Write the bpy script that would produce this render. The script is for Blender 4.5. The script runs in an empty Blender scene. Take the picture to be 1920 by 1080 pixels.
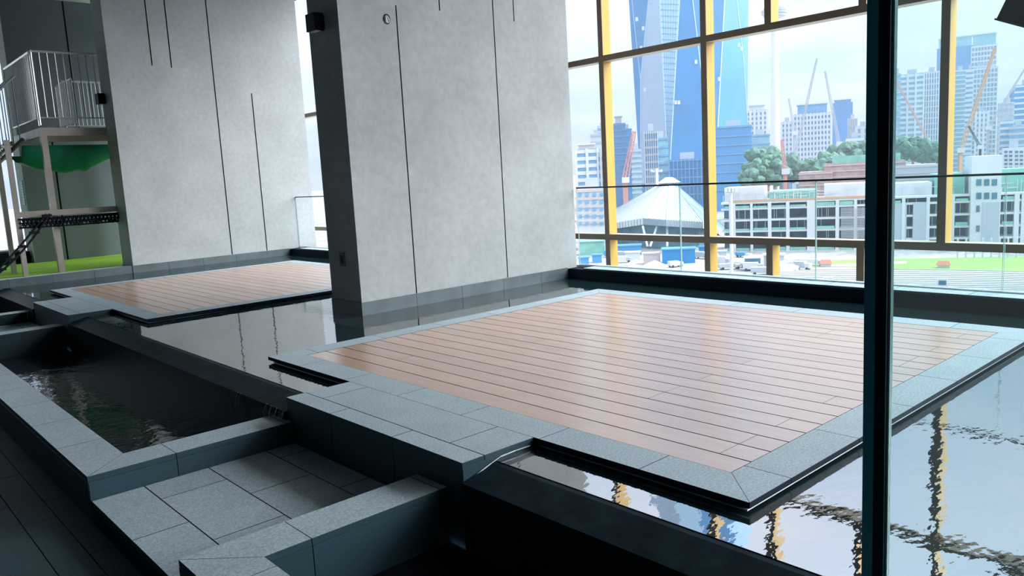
import bpy, math, random
from mathutils import Matrix, Vector
rnd = random.Random(7)
SC = bpy.context.scene
COL = SC.collection

# ------------------------------------------------------------------ camera
FPX = 1474.93
AX = ((0.73907337, -0.67142627, -0.05438123),      # right, in world axes
      (-0.13622588, -0.0699123, -0.98820786),      # down
      (0.6597068, 0.73776625, -0.14313595))        # forward
EYE = Vector((0.0, 0.0, 1.25))
cam = bpy.data.cameras.new('camera')
cam.sensor_width = 36.0
cam.lens = FPX * 36.0 / 1920.0
cam.clip_start = 0.05
cam.clip_end = 6000.0
cam_o = bpy.data.objects.new('camera', cam)
r_, d_, f_ = (Vector(a).normalized() for a in AX)
cam_o.matrix_world = Matrix((
    (r_.x, -d_.x, -f_.x, EYE.x), (r_.y, -d_.y, -f_.y, EYE.y),
    (r_.z, -d_.z, -f_.z, EYE.z), (0, 0, 0, 1)))
COL.objects.link(cam_o)
SC.camera = cam_o
SC.view_settings.view_transform = 'Standard'
SC.view_settings.look = 'None'
SC.view_settings.exposure = 0.37
SC.view_settings.gamma = 1.0
SC.view_settings.use_curve_mapping = False

# ------------------------------------------------------------------ sky and veiled sun
SKY_STRENGTH = 1.0
SUN_STRENGTH = 9.0
SUN_DIR = Vector((0.58, -0.60, 0.72))              # towards the sun
w = bpy.data.worlds.new('sky'); SC.world = w
w.use_nodes = True
nt = w.node_tree; nt.nodes.clear()
def wn(t, **k):
    n = nt.nodes.new(t)
    for a, b in k.items(): setattr(n, a, b)
    return n
tc = wn('ShaderNodeTexCoord')
sep = wn('ShaderNodeSeparateXYZ'); nt.links.new(tc.outputs['Generated'], sep.inputs[0])
def wm(op, a, b=None, c=None):
    n = wn('ShaderNodeMath', operation=op)
    for i, v in enumerate((a, b, c)):
        if v is None: continue
        if isinstance(v, (int, float)): n.inputs[i].default_value = v
        else: nt.links.new(v, n.inputs[i])
    return n.outputs[0]
zc = wm('MAXIMUM', sep.outputs['Z'], 0.0)
den = wm('ADD', zc, 0.16)
cx = wm('DIVIDE', sep.outputs['X'], den); cy = wm('DIVIDE', sep.outputs['Y'], den)
comb = wn('ShaderNodeCombineXYZ'); nt.links.new(cx, comb.inputs[0]); nt.links.new(cy, comb.inputs[1])
noi = wn('ShaderNodeTexNoise'); noi.inputs['Scale'].default_value = 0.85
noi.inputs['Detail'].default_value = 6.0; noi.inputs['Roughness'].default_value = 0.55
nt.links.new(comb.outputs[0], noi.inputs['Vector'])
ramp = wn('ShaderNodeValToRGB')
ramp.color_ramp.elements[0].position = 0.38; ramp.color_ramp.elements[0].color = (0.47, 0.64, 0.85, 1)
ramp.color_ramp.elements[1].position = 0.62; ramp.color_ramp.elements[1].color = (0.73, 0.775, 0.88, 1)
nt.links.new(noi.outputs['Fac'], ramp.inputs[0])
lum = wm('MULTIPLY_ADD', zc, 1.9, 0.86)            # overcast sky, brighter towards the zenith
bgn = wn('ShaderNodeBackground')
sc_ = wn('ShaderNodeVectorMath', operation='SCALE')
nt.links.new(ramp.outputs[0], sc_.inputs[0]); nt.links.new(lum, sc_.inputs['Scale'])
nt.links.new(sc_.outputs[0], bgn.inputs['Color'])
bgn.inputs['Strength'].default_value = SKY_STRENGTH
wo = wn('ShaderNodeOutputWorld'); nt.links.new(bgn.outputs[0], wo.inputs['Surface'])
sun = bpy.data.lights.new('veiled_sun', 'SUN'); sun.energy = SUN_STRENGTH; sun.angle = math.radians(70)
sun.color = (0.96, 0.985, 1.0)
sun_o = bpy.data.objects.new('veiled_sun', sun)
sun_o.rotation_euler = SUN_DIR.to_track_quat('Z', 'Y').to_euler()
COL.objects.link(sun_o)

# ------------------------------------------------------------------ materials
MATS = {}
def material(name, color, rough=0.6, spec=0.5, metal=0.0, vary=0.0, noise=None, speck=None,
             bump=None, ior=None, stretch=None, emit=None):
    """noise=(scale, amount) broad mottling; speck=(scale, amount) fine grain; vary=per-object tint"""
    m = bpy.data.materials.new(name); m.use_nodes = True
    t = m.node_tree; b = t.nodes['Principled BSDF']
    b.inputs['Roughness'].default_value = rough
    b.inputs['Specular IOR Level'].default_value = spec
    b.inputs['Metallic'].default_value = metal
    if ior: b.inputs['IOR'].default_value = ior
    geo = t.nodes.new('ShaderNodeNewGeometry')
    pos = geo.outputs['Position']
    if stretch:
        mp = t.nodes.new('ShaderNodeMapping'); mp.inputs['Scale'].default_value = stretch
        t.links.new(pos, mp.inputs['Vector']); pos = mp.outputs[0]
    col = t.nodes.new('ShaderNodeRGB'); col.outputs[0].default_value = (*color, 1)
    cur = col.outputs[0]
    def scaleby(cur, fac_out):
        v = t.nodes.new('ShaderNodeVectorMath'); v.operation = 'SCALE'
        t.links.new(cur, v.inputs[0]); t.links.new(fac_out, v.inputs['Scale']); return v.outputs[0]
    for spec_ in (noise, speck):
        if spec_:
            n = t.nodes.new('ShaderNodeTexNoise'); n.inputs['Scale'].default_value = spec_[0]
            n.inputs['Detail'].default_value = 5.0
            t.links.new(pos, n.inputs['Vector'])
            mr = t.nodes.new('ShaderNodeMapRange')
            mr.inputs['From Min'].default_value = 0.3; mr.inputs['From Max'].default_value = 0.7
            mr.inputs['To Min'].default_value = 1 - spec_[1]; mr.inputs['To Max'].default_value = 1 + spec_[1]
            t.links.new(n.outputs['Fac'], mr.inputs['Value'])
            cur = scaleby(cur, mr.outputs[0])
    if vary:
        oi = t.nodes.new('ShaderNodeObjectInfo')
        mr = t.nodes.new('ShaderNodeMapRange')
        mr.inputs['To Min'].default_value = 1 - vary; mr.inputs['To Max'].default_value = 1 + vary
        t.links.new(oi.outputs['Random'], mr.inputs['Value'])
        cur = scaleby(cur, mr.outputs[0])
    t.links.new(cur, b.inputs['Base Color'])
    if bump:
        n = t.nodes.new('ShaderNodeTexNoise'); n.inputs['Scale'].default_value = bump[0]
        n.inputs['Detail'].default_value = 3.0
        t.links.new(pos, n.inputs['Vector'])
        bp = t.nodes.new('ShaderNodeBump'); bp.inputs['Strength'].default_value = bump[1]
        bp.inputs['Distance'].default_value = bump[2] if len(bump) > 2 else 0.01
        t.links.new(n.outputs['Fac'], bp.inputs['Height']); t.links.new(bp.outputs[0], b.inputs['Normal'])
    if emit:
        b.inputs['Emission Color'].default_value = (*emit[0], 1); b.inputs['Emission Strength'].default_value = emit[1]
    MATS[name] = m
    return m
def glass_material(name, tint, refl_ior=1.5, milky=0.0):
    m = bpy.data.materials.new(name); m.use_nodes = True
    t = m.node_tree; t.nodes.clear()
    tr = t.nodes.new('ShaderNodeBsdfTransparent'); tr.inputs[0].default_value = (*tint, 1)
    gl = t.nodes.new('ShaderNodeBsdfGlossy'); gl.inputs['Roughness'].default_value = 0.0
    fr = t.nodes.new('ShaderNodeFresnel'); fr.inputs['IOR'].default_value = refl_ior
    mx = t.nodes.new('ShaderNodeMixShader'); out = t.nodes.new('ShaderNodeOutputMaterial')
    ge = t.nodes.new('ShaderNodeNewGeometry')          # reflect at the outer faces only, no internal reflection
    iv = t.nodes.new('ShaderNodeMath'); iv.operation = 'SUBTRACT'; iv.inputs[0].default_value = 1.0
    ml = t.nodes.new('ShaderNodeMath'); ml.operation = 'MULTIPLY'
    t.links.new(ge.outputs['Backfacing'], iv.inputs[1]); t.links.new(iv.outputs[0], ml.inputs[0]); t.links.new(fr.outputs[0], ml.inputs[1])
    t.links.new(ml.outputs[0], mx.inputs[0]); t.links.new(tr.outputs[0], mx.inputs[1]); t.links.new(gl.outputs[0], mx.inputs[2])
    last = mx.outputs[0]
    if milky:                                         # pale veil: hazy reflections in the pane put into its colour
        df = t.nodes.new('ShaderNodeBsdfDiffuse'); df.inputs[0].default_value = (0.85, 0.95, 0.97, 1)
        tl = t.nodes.new('ShaderNodeBsdfTranslucent'); tl.inputs[0].default_value = (0.85, 0.95, 0.97, 1)
        ad = t.nodes.new('ShaderNodeMixShader'); ad.inputs[0].default_value = 0.6
        t.links.new(df.outputs[0], ad.inputs[1]); t.links.new(tl.outputs[0], ad.inputs[2])
        m2 = t.nodes.new('ShaderNodeMixShader'); m2.inputs[0].default_value = milky
        t.links.new(last, m2.inputs[1]); t.links.new(ad.outputs[0], m2.inputs[2]); last = m2.outputs[0]
    t.links.new(last, out.inputs[0])
    MATS[name] = m
    return m
def water_material(name, base, ior, waves):
    """dark glossy water; waves = list of (scale vector, noise scale, strength)"""
    m = bpy.data.materials.new(name); m.use_nodes = True
    t = m.node_tree; b = t.nodes['Principled BSDF']
    b.inputs['Base Color'].default_value = (*base, 1)
    b.inputs['Roughness'].default_value = 0.015
    b.inputs['IOR'].default_value = ior
    geo = t.nodes.new('ShaderNodeNewGeometry'); prev = None
    for sv, s, st in waves:
        mp = t.nodes.new('ShaderNodeMapping'); mp.inputs['Scale'].default_value = sv
        mp.inputs['Rotation'].default_value = (0, 0, 0.5)
        t.links.new(geo.outputs['Position'], mp.inputs['Vector'])
        n = t.nodes.new('ShaderNodeTexNoise'); n.inputs['Scale'].default_value = s; n.inputs['Detail'].default_value = 2.0
        t.links.new(mp.outputs[0], n.inputs['Vector'])
        bp = t.nodes.new('ShaderNodeBump'); bp.inputs['Strength'].default_value = st; bp.inputs['Distance'].default_value = 0.02
        t.links.new(n.outputs['Fac'], bp.inputs['Height'])
        if prev: t.links.new(prev, bp.inputs['Normal'])
        prev = bp.outputs[0]
    t.links.new(prev, b.inputs['Normal'])
    MATS[name] = m
    return m
material('concrete', (0.455, 0.487, 0.50), 0.8, 0.25, noise=(1.3, 0.10), speck=(14, 0.07), bump=(22, 0.12, 0.01))
material('groove', (0.03, 0.035, 0.04), 0.9, 0.1)
material('shaded_concrete', (0.16, 0.19, 0.21), 0.75, 0.25, noise=(1.1, 0.10))  # back wall's shade put into the concrete colour; cover plate shares it
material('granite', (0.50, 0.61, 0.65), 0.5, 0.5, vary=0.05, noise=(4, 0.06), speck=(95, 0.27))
material('facing', (0.022, 0.060, 0.078), 0.5, 0.4, vary=0.08, speck=(110, 0.15))  # granite's upright faces, their shade put into the colour
material('granite_dark', (0.008, 0.016, 0.030), 0.6, 0.08, vary=0.06, speck=(90, 0.2))  # dark granite; on kerb, fascia and edge sides shade is put into the colour
material('skirting', (0.10, 0.135, 0.15), 0.4, 0.5, vary=0.10, noise=(5, 0.2))
material('mortar', (0.03, 0.04, 0.05), 0.9, 0.1)
material('floor_stone', (0.035, 0.075, 0.088), 0.6, 0.35, vary=0.10, speck=(60, 0.25))  # same granite, with the lower floor's shade put into the colour
material('board_side', (0.07, 0.045, 0.035), 0.8, 0.1)
material('wood', (0.72, 0.48, 0.36), 0.27, 1.0, ior=2.0, vary=0.06, noise=(3, 0.05), speck=(40, 0.04), stretch=(6, 1, 1))
material('wet_stone', (0.008, 0.022, 0.030), 0.45, 0.06, noise=(9, 0.5), bump=(9, 0.08, 0.02))
water_material('water', (0.012, 0.03, 0.035), 5.0, [((1, 1, 1), 3.0, 0.055), ((1, 1.8, 1), 9.0, 0.04), ((1, 1.5, 1), 34.0, 0.006)])
water_material('pool_water', (0.004, 0.010, 0.018), 1.6, [((1, 1, 1), 5.0, 0.22), ((1, 1.6, 1), 15.0, 0.10)])
material('foam', (0.75, 0.82, 0.85), 0.3, 0.5)
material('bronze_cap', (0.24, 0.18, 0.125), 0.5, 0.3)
material('cream_paint', (0.50, 0.45, 0.37), 0.5, 0.3)
material('yellow_paint', (0.50, 0.30, 0.05), 0.5, 0.4, noise=(3, 0.04))
glass_material('clear_glass', (0.97, 0.99, 0.985), 1.3)
glass_material('door_glass', (0.90, 0.97, 0.975), 1.3, 0.022)
material('glass_edge', (0.35, 0.55, 0.52), 0.2, 0.5)
material('post_teal', (0.06, 0.36, 0.44), 0.5, 0.3)
material('frame_metal', (0.003, 0.026, 0.040), 0.6, 0.15)
material('rail_metal', (0.03, 0.05, 0.07), 0.35, 0.5, metal=0.6)
material('steel', (0.72, 0.75, 0.79), 0.3, 0.5, metal=0.45)
material('post_steel', (0.42, 0.38, 0.34), 0.45, 0.5, metal=0.3, noise=(3, 0.12))
material('green_tarp', (0.005, 0.22, 0.12), 0.55, 0.3, noise=(6, 0.15))
material('rope', (0.010, 0.012, 0.022), 0.8, 0.2)
material('turf', (0.34, 0.60, 0.07), 0.9, 0.1, noise=(3, 0.10), speck=(120, 0.25), bump=(160, 0.5, 0.01))
material('dark_plaster', (0.03, 0.045, 0.06), 0.85, 0.2)
material('ceiling', (0.045, 0.06, 0.075), 0.85, 0.2)
material('black_plastic', (0.003, 0.005, 0.012), 0.5, 0.12)
material('sign_blue', (0.03, 0.27, 0.50), 0.5, 0.3)
material('sign_white', (0.75, 0.82, 0.85), 0.5, 0.3)
# the town outside
material('bld_white', (0.586, 0.593, 0.615), 0.7, 0.3, noise=(0.05, 0.04))
material('bld_pink', (0.527, 0.439, 0.439), 0.7, 0.3)
material('bld_grey', (0.403, 0.439, 0.483), 0.7, 0.3)
material('win_blue', (0.140, 0.316, 0.492), 0.35, 0.3, noise=(0.25, 0.15))
material('win_teal', (0.193, 0.404, 0.483), 0.35, 0.3, noise=(0.25, 0.15))
material('glass_blue', (0.035, 0.211, 0.464), 0.35, 0.3, noise=(0.03, 0.12))
material('glass_mid', (0.065, 0.259, 0.504), 0.35, 0.3, noise=(0.02, 0.15))
material('glass_deep', (0.044, 0.211, 0.439), 0.35, 0.3, noise=(0.03, 0.1))
material('glass_lavender', (0.316, 0.412, 0.544), 0.35, 0.3, noise=(0.02, 0.08))
material('glass_pale', (0.439, 0.650, 0.817), 0.35, 0.3)
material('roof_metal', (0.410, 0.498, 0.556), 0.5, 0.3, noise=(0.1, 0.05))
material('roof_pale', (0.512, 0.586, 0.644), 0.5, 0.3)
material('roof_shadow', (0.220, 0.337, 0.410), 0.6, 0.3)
material('site_dark', (0.073, 0.176, 0.234), 0.8, 0.2, noise=(0.3, 0.3))
material('net_green', (0.205, 0.454, 0.381), 0.8, 0.2, noise=(0.4, 0.15))
material('site_rust', (0.403, 0.278, 0.249), 0.8, 0.2, noise=(0.5, 0.2))
material('crane_red', (0.483, 0.220, 0.205), 0.6, 0.3)
material('crane_orange', (0.527, 0.307, 0.176), 0.6, 0.3)
material('crane_grey', (0.366, 0.381, 0.425), 0.6, 0.3)
material('leaf', (0.088, 0.176, 0.132), 0.8, 0.1, noise=(0.4, 0.35))
material('ground', (0.34, 0.335, 0.32), 0.9, 0.1, noise=(0.06, 0.35), speck=(0.5, 0.25))
material('field_grass', (0.220, 0.366, 0.102), 0.9, 0.1, noise=(0.05, 0.1))
material('track_pale', (0.454, 0.454, 0.351), 0.9, 0.1)
material('terrace', (0.50, 0.505, 0.50), 0.8, 0.2, noise=(0.3, 0.06))
material('row_shade_grey', (0.30, 0.305, 0.31), 0.8, 0.2)
material('blue_roof', (0.015, 0.198, 0.454), 0.5, 0.3)
material('kiosk_red', (0.527, 0.183, 0.117), 0.6, 0.3)

# ------------------------------------------------------------------ mesh helpers
class MB:
    def __init__(s): s.v = []; s.f = []; s.mi = []
    def poly(s, pts, m=0):
        i = len(s.v); s.v += [tuple(p) for p in pts]; s.f.append(tuple(range(i, i + len(pts)))); s.mi.append(m)
        return s
    def box(s, x0, x1, y0, y1, z0, z1, m=0):
        i = len(s.v)
        s.v += [(x0, y0, z0), (x1, y0, z0), (x1, y1, z0), (x0, y1, z0), (x0, y0, z1), (x1, y0, z1), (x1, y1, z1), (x0, y1, z1)]
        for f in ((0, 3, 2, 1), (4, 5, 6, 7), (0, 1, 5, 4), (1, 2, 6, 5), (2, 3, 7, 6), (3, 0, 4, 7)):
            s.f.append(tuple(i + k for k in f)); s.mi.append(m)
        return s
    def tile(s, x0, x1, y0, y1, z0, z1, c=0.003):
        """box with a chamfered top edge"""
        i = len(s.v)
        s.v += [(x0, y0, z0), (x1, y0, z0), (x1, y1, z0), (x0, y1, z0),
                (x0, y0, z1 - c), (x1, y0, z1 - c), (x1, y1, z1 - c), (x0, y1, z1 - c),
                (x0 + c, y0 + c, z1), (x1 - c, y0 + c, z1), (x1 - c, y1 - c, z1), (x0 + c, y1 - c, z1)]
        fs = [(0, 3, 2, 1), (8, 9, 10, 11)]
        for a in (0, 4):
            for k in range(4):
                n = (k + 1) % 4; fs.append((a + k, a + n, a + 4 + n, a + 4 + k))
        for q, f in enumerate(fs): s.f.append(tuple(i + k for k in f)); s.mi.append(1 if q >= 2 else 0)
        return s
    def prism(s, pts, z0, z1, m=0, side=0):
        """pts counter-clockwise in plan"""
        i = len(s.v); n = len(pts)
        s.v += [(p[0], p[1], z0) for p in pts] + [(p[0], p[1], z1) for p in pts]
        s.f.append(tuple(i + k for k in reversed(range(n)))); s.mi.append(m)
        s.f.append(tuple(i + n + k for k in range(n))); s.mi.append(m)
        for k in range(n):
            q = (k + 1) % n; s.f.append((i + k, i + q, i + n + q, i + n + k)); s.mi.append(side)
        return s
    def bar(s, p, q, r, n=6, r2=None, m=0):
        p, q = Vector(p), Vector(q); d = (q - p)
        if d.length < 1e-6: return s
        d.normalize(); u = d.orthogonal().normalized(); v = d.cross(u)
        r2 = r if r2 is None else r2; i = len(s.v)
        for c, rr in ((p, r), (q, r2)):
            for k in range(n):
                a = 2 * math.pi * k / n + math.pi / n
                s.v.append(tuple(c + (u * math.cos(a) + v * math.sin(a)) * rr))
        s.f.append(tuple(i + k for k in reversed(range(n)))); s.mi.append(m)
        s.f.append(tuple(i + n + k for k in range(n))); s.mi.append(m)
        for k in range(n):
            q_ = (k + 1) % n; s.f.append((i + k, i + q_, i + n + q_, i + n + k)); s.mi.append(m)
        return s
    def path(s, pts, r, n=6):
        for a, b in zip(pts, pts[1:]): s.bar(a, b, r, n)
        return s
    def mesh(s, name, mats, origin=(0, 0, 0)):
        me = bpy.data.meshes.new(name)
        ox, oy, oz = origin
        me.from_pydata([(x - ox, y - oy, z - oz) for x, y, z in s.v], [], s.f)
        for m in (mats if isinstance(mats, (list, tuple)) else [mats]): me.materials.append(MATS[m])
        me.polygons.foreach_set('material_index', s.mi)
        me.update()
        return me
    def build(s, name, mats, parent=None, origin=None, label=None, cat=None, group=None, kind=None):
        if origin is None: origin = tuple(parent.matrix_world.translation) if False else (0, 0, 0)
        o = bpy.data.objects.new(name, s.mesh(name, mats, origin))
        COL.objects.link(o)
        if parent is not None:
            o.parent = parent
            po = world_of(parent)
            o.location = (origin[0] - po[0], origin[1] - po[1], origin[2] - po[2])
        else: o.location = origin
        tag(o, label, cat, group, kind)
        return o
def world_of(o):
    x = y = z = 0.0
    while o is not None:
        x += o.location.x; y += o.location.y; z += o.location.z; o = o.parent
    return (x, y, z)
def tag(o, label=None, cat=None, group=None, kind=None):
    if label: o['label'] = label
    if cat: o['category'] = cat
    if group: o['group'] = group
    if kind: o['kind'] = kind
    return o
def thing(name, loc, label, cat, group=None, kind=None):
    o = bpy.data.objects.new(name, None); o.empty_display_size = 0.1
    COL.objects.link(o); o.location = loc
    return tag(o, label, cat, group, kind)
TILES = {}
SIDED = {'granite': ['granite', 'facing'], 'wood': ['wood', 'board_side']}            # shade on the stones' upright sides is put into a darker colour
def tile(name, x0, x1, y0, y1, z0, z1, mat, parent, c=0.0012):
    """one stone / board as its own object; alike pieces share mesh data"""
    k = (name, mat, round(x1 - x0, 4), round(y1 - y0, 4), round(z1 - z0, 4), c)
    if k not in TILES:
        hx, hy, h = (x1 - x0) / 2, (y1 - y0) / 2, (z1 - z0)
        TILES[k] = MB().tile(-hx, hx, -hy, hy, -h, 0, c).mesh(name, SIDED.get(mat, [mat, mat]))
    o = bpy.data.objects.new(name, TILES[k]); COL.objects.link(o)
    o.parent = parent; px, py, pz = world_of(parent)
    o.location = ((x0 + x1) / 2 - px, (y0 + y1) / 2 - py, z1 - pz)
    return o
def smooth(o):
    for p in o.data.polygons: p.use_smooth = True
    return o

# ------------------------------------------------------------------ the setting
ZW = -0.045                                            # pool water level
G = 0.004                                              # joint between stones

# ---- ceiling set low and unseen walls added to hold back light; lower floor
MB().box(-4, 8.8, -9, 22, 5.3, 5.5).build('ceiling', 'ceiling', kind='structure')
MB().box(-4.3, -4, -9, 22, -0.5, 5.5).build('wall_rear', 'dark_plaster', kind='structure')
MB().box(-4, 4.2, -9.3, -9, -0.5, 5.3).build('blocker_wall_right', 'dark_plaster', kind='structure')
fl = MB().box(-4, 0.905, -9, 22, -0.60, -0.40).build('floor', 'mortar', kind='structure')
xs = [0.635 - 0.6 * k for k in range(3, -1, -1)] + [0.79, 0.905]
for a, b in zip(xs, xs[1:]):
    off = rnd.uniform(0, 0.6); y = -0.3 + off - 0.6
    while y < 11.5:
        tile('floor_tile', a + G / 2, b - G / 2, y + G / 2, y + 0.9 - G / 2, -0.42, -0.385, 'floor_stone', fl)
        y += 0.9

# ---- concrete slab walls with recessed grooves
def slab_wall(name, x0, x1, y0, y1, z0, z1, grooves, matname='concrete', gw=0.014, gd=0.02):
    """front face (facing -Y) is a grid; the groove cells are set back"""
    bx = sorted({x0, x1, *[g[0] - gw / 2 for g in grooves], *[g[0] + gw / 2 for g in grooves]})
    bz = sorted({z0, z1, *[g[1] for g in grooves], *[g[2] for g in grooves]})
    def dep(xm, zm):
        for g in grooves:
            if abs(xm - g[0]) < gw / 2 and g[1] < zm < g[2]: return gd
        return 0.0
    m = MB(); D = {}
    for i in range(len(bx) - 1):
        for k in range(len(bz) - 1):
            d = D[i, k] = dep((bx[i] + bx[i + 1]) / 2, (bz[k] + bz[k + 1]) / 2)
            y = y0 + d
            m.poly([(bx[i], y, bz[k]), (bx[i + 1], y, bz[k]), (bx[i + 1], y, bz[k + 1]), (bx[i], y, bz[k + 1])], 1 if d else 0)
    for (i, k), d in D.items():
        for di, dk in ((1, 0), (0, 1)):
            e = D.get((i + di, k + dk))
            if e is None or e == d: continue
            if di: X = bx[i + 1]; m.poly([(X, y0 + d, bz[k]), (X, y0 + e, bz[k]), (X, y0 + e, bz[k + 1]), (X, y0 + d, bz[k + 1])], 1)
            else: Z = bz[k + 1]; m.poly([(bx[i], y0 + d, Z), (bx[i + 1], y0 + d, Z), (bx[i + 1], y0 + e, Z), (bx[i], y0 + e, Z)], 1)
    m.poly([(x0, y1, z0), (x0, y0, z0), (x0, y0, z1), (x0, y1, z1)])
    m.poly([(x1, y0, z0), (x1, y1, z0), (x1, y1, z1), (x1, y0, z1)])
    m.poly([(x1, y1, z0), (x0, y1, z0), (x0, y1, z1), (x1, y1, z1)])
    m.poly([(x0, y0, z1), (x1, y0, z1), (x1, y1, z1), (x0, y1, z1)])
    return m.build(name, [matname, 'groove'], kind='structure')
wall_m = slab_wall('wall_middle', 3.975, 7.05, 6.66, 7.23, -0.35, 5.3,
                   [(4.63, 0.085, 2.95), (5.17, 2.95, 5.3), (5.90, 0.085, 5.3), (6.205, 2.93, 5.3)])
wall_f = slab_wall('wall_far', 4.05, 7.45, 14.0, 14.55, -0.35, 5.3,
                   [(4.735, 3.37, 5.3), (5.05, 3.35, 5.3), (5.755, 0.085, 5.3), (6.426, 0.085, 2.96)], gw=0.02)
wall_b = slab_wall('wall_back', 3.29, 4.86, 17.45, 18.0, -0.35, 5.3, [(3.86, 0.0, 2.4), (4.36, 2.4, 5.3)], 'shaded_concrete', gw=0.03)
MB().box(3.281, 3.2895, 17.45, 18.0, 0.06, 5.3).build('lit_end_sheet', 'concrete', wall_b)  # lit wall end: daylight put into a paler sheet added here
MB().box(4.15, 4.86, 16.8, 17.44, 5.03, 5.2).build('trim_4', 'concrete', kind='structure')
# skirting stones standing a little proud of the slab feet
def skirting(wall, x0, x1, y0, y1, top, step, first):
    x = x0 - 0.012
    cuts = [x]
    c = first
    while c < x1 - 0.1: cuts.append(c); c += step
    cuts.append(x1)
    for a, b in zip(cuts, cuts[1:]):
        tile('skirting_stone', a + G / 2, b - G / 2, y0 - 0.012, y0 - 0.0005, -0.3, top, 'skirting', wall, 0.002)
    tile('skirting_stone', x0 - 0.012, x0 - 0.0005, y0, y1, -0.3, top, 'skirting', wall, 0.002)
skirting(wall_m, 3.975, 6.88, 6.66, 7.23, 0.085, 0.6, 4.62)
skirting(wall_f, 4.05, 6.88, 14.0, 14.55, 0.08, 0.6, 4.62)

# ---- kerb under the glass balustrade
kerb = MB().box(6.89, 7.22, -8, 18.5, -0.6, 0.07).build('kerb_facade', 'granite_dark', kind='structure')
y = -8
while y < 18.4:
    if not (6.2 < y < 6.7 or 13.5 < y < 14.6):
        tile('coping_stone', 6.875, 7.225, y + G / 2, y + 0.6 - G / 2, 0.07, 0.09, 'granite', kerb)
    y += 0.6
# kerb running on from the far slab wall, with the lawn behind it
kerb2 = MB().box(-2, 4.05, 14.012, 14.2, -0.4, 0.06).build('kerb_lawn', 'granite_dark', kind='structure')
x = 4.05
while x > -1.9:
    tile('kerb_stone', x - 0.6 + G / 2, x - G / 2, 14.0, 14.012, -0.3, 0.079, 'skirting', kerb2, 0.002)
    tile('coping_stone', x - 0.6 + G / 2, x - G / 2, 14.0125, 14.2, 0.06, 0.08, 'granite', kerb2, 0.002)
    x -= 0.6
MB().box(-3.99, 4.04, 14.205, 17.44, -0.3, 0.055).box(-3.99, 3.27, 17.44, 21.9, -0.3, 0.055).box(4.04, 4.87, 14.56, 17.44, -0.3, 0.055).box(4.87, 7.45, 14.56, 22, -0.3, 0.055).build(
    'lawn', 'turf', kind='stuff', label='bright green artificial grass lawn behind the low stone kerb', cat='lawn')

# ---- water of the upper pool, with openings where things stand in it
DECKS = [(2.4625, 6.165, 1.503, 5.53), (2.475, 6.165, 8.33, 12.43)]
STEPS = [(2.023, 2.654, 4.35), (2.023, 9.49, 11.2)]   # x front, y0, y1 ; back at the deck
def cell_plane(x0, x1, y0, y1, z, holes):
    bx = sorted({x0, x1, *[h[i] for h in holes for i in (0, 1) if x0 < h[i] < x1]})
    by = sorted({y0, y1, *[h[i] for h in holes for i in (2, 3) if y0 < h[i] < y1]})
    m = MB()
    for a, b in zip(bx, bx[1:]):
        for c, d in zip(by, by[1:]):
            xm, ym = (a + b) / 2, (c + d) / 2
            if any(h[0] < xm < h[1] and h[2] < ym < h[3] for h in holes): continue
            m.poly([(a, c, z), (b, c, z), (b, d, z), (a, d, z)])
    return m
holes = [(d[0] + 0.03, d[1] - 0.03, d[2] + 0.03, d[3] - 0.03) for d in DECKS]
holes += [(s[0], DECKS[i][0] + 0.03, s[1], s[2]) for i, s in enumerate(STEPS)]
holes += [(3.975, 7.1, 6.66, 7.23)]
cell_plane(2.22, 6.89, -6, 14.0, ZW, holes).build('pool_water', 'water', kind='stuff',
    label='still dark reflecting pool water around both decks', cat='water')
MB().box(2.22, 6.89, -6, 14.0, -0.6, -0.45).build('pool_floor', 'granite_dark', kind='structure')

# ---- weir lip between pool and lower basins: wet stone that slopes down to the lip
def weir(n, y0, y1):
    m = MB()
    prof = [(2.22, -0.6), (2.22, ZW - 0.003), (2.19, ZW - 0.004), (2.01, -0.088), (2.01, -0.6)]
    for a, b in zip(prof, prof[1:]):
        m.poly([(a[0], y0, a[1]), (a[0], y1, a[1]), (b[0], y1, b[1]), (b[0], y0, b[1])])
    m.poly([(p[0], y0, p[1]) for p in reversed(prof)]); m.poly([(p[0], y1, p[1]) for p in prof])
    return m.build('trim_%d' % n, 'wet_stone', kind='structure')
weir(1, -6, 2.654); weir(2, 4.35, 9.49); weir(3, 11.2, 14.0)

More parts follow.
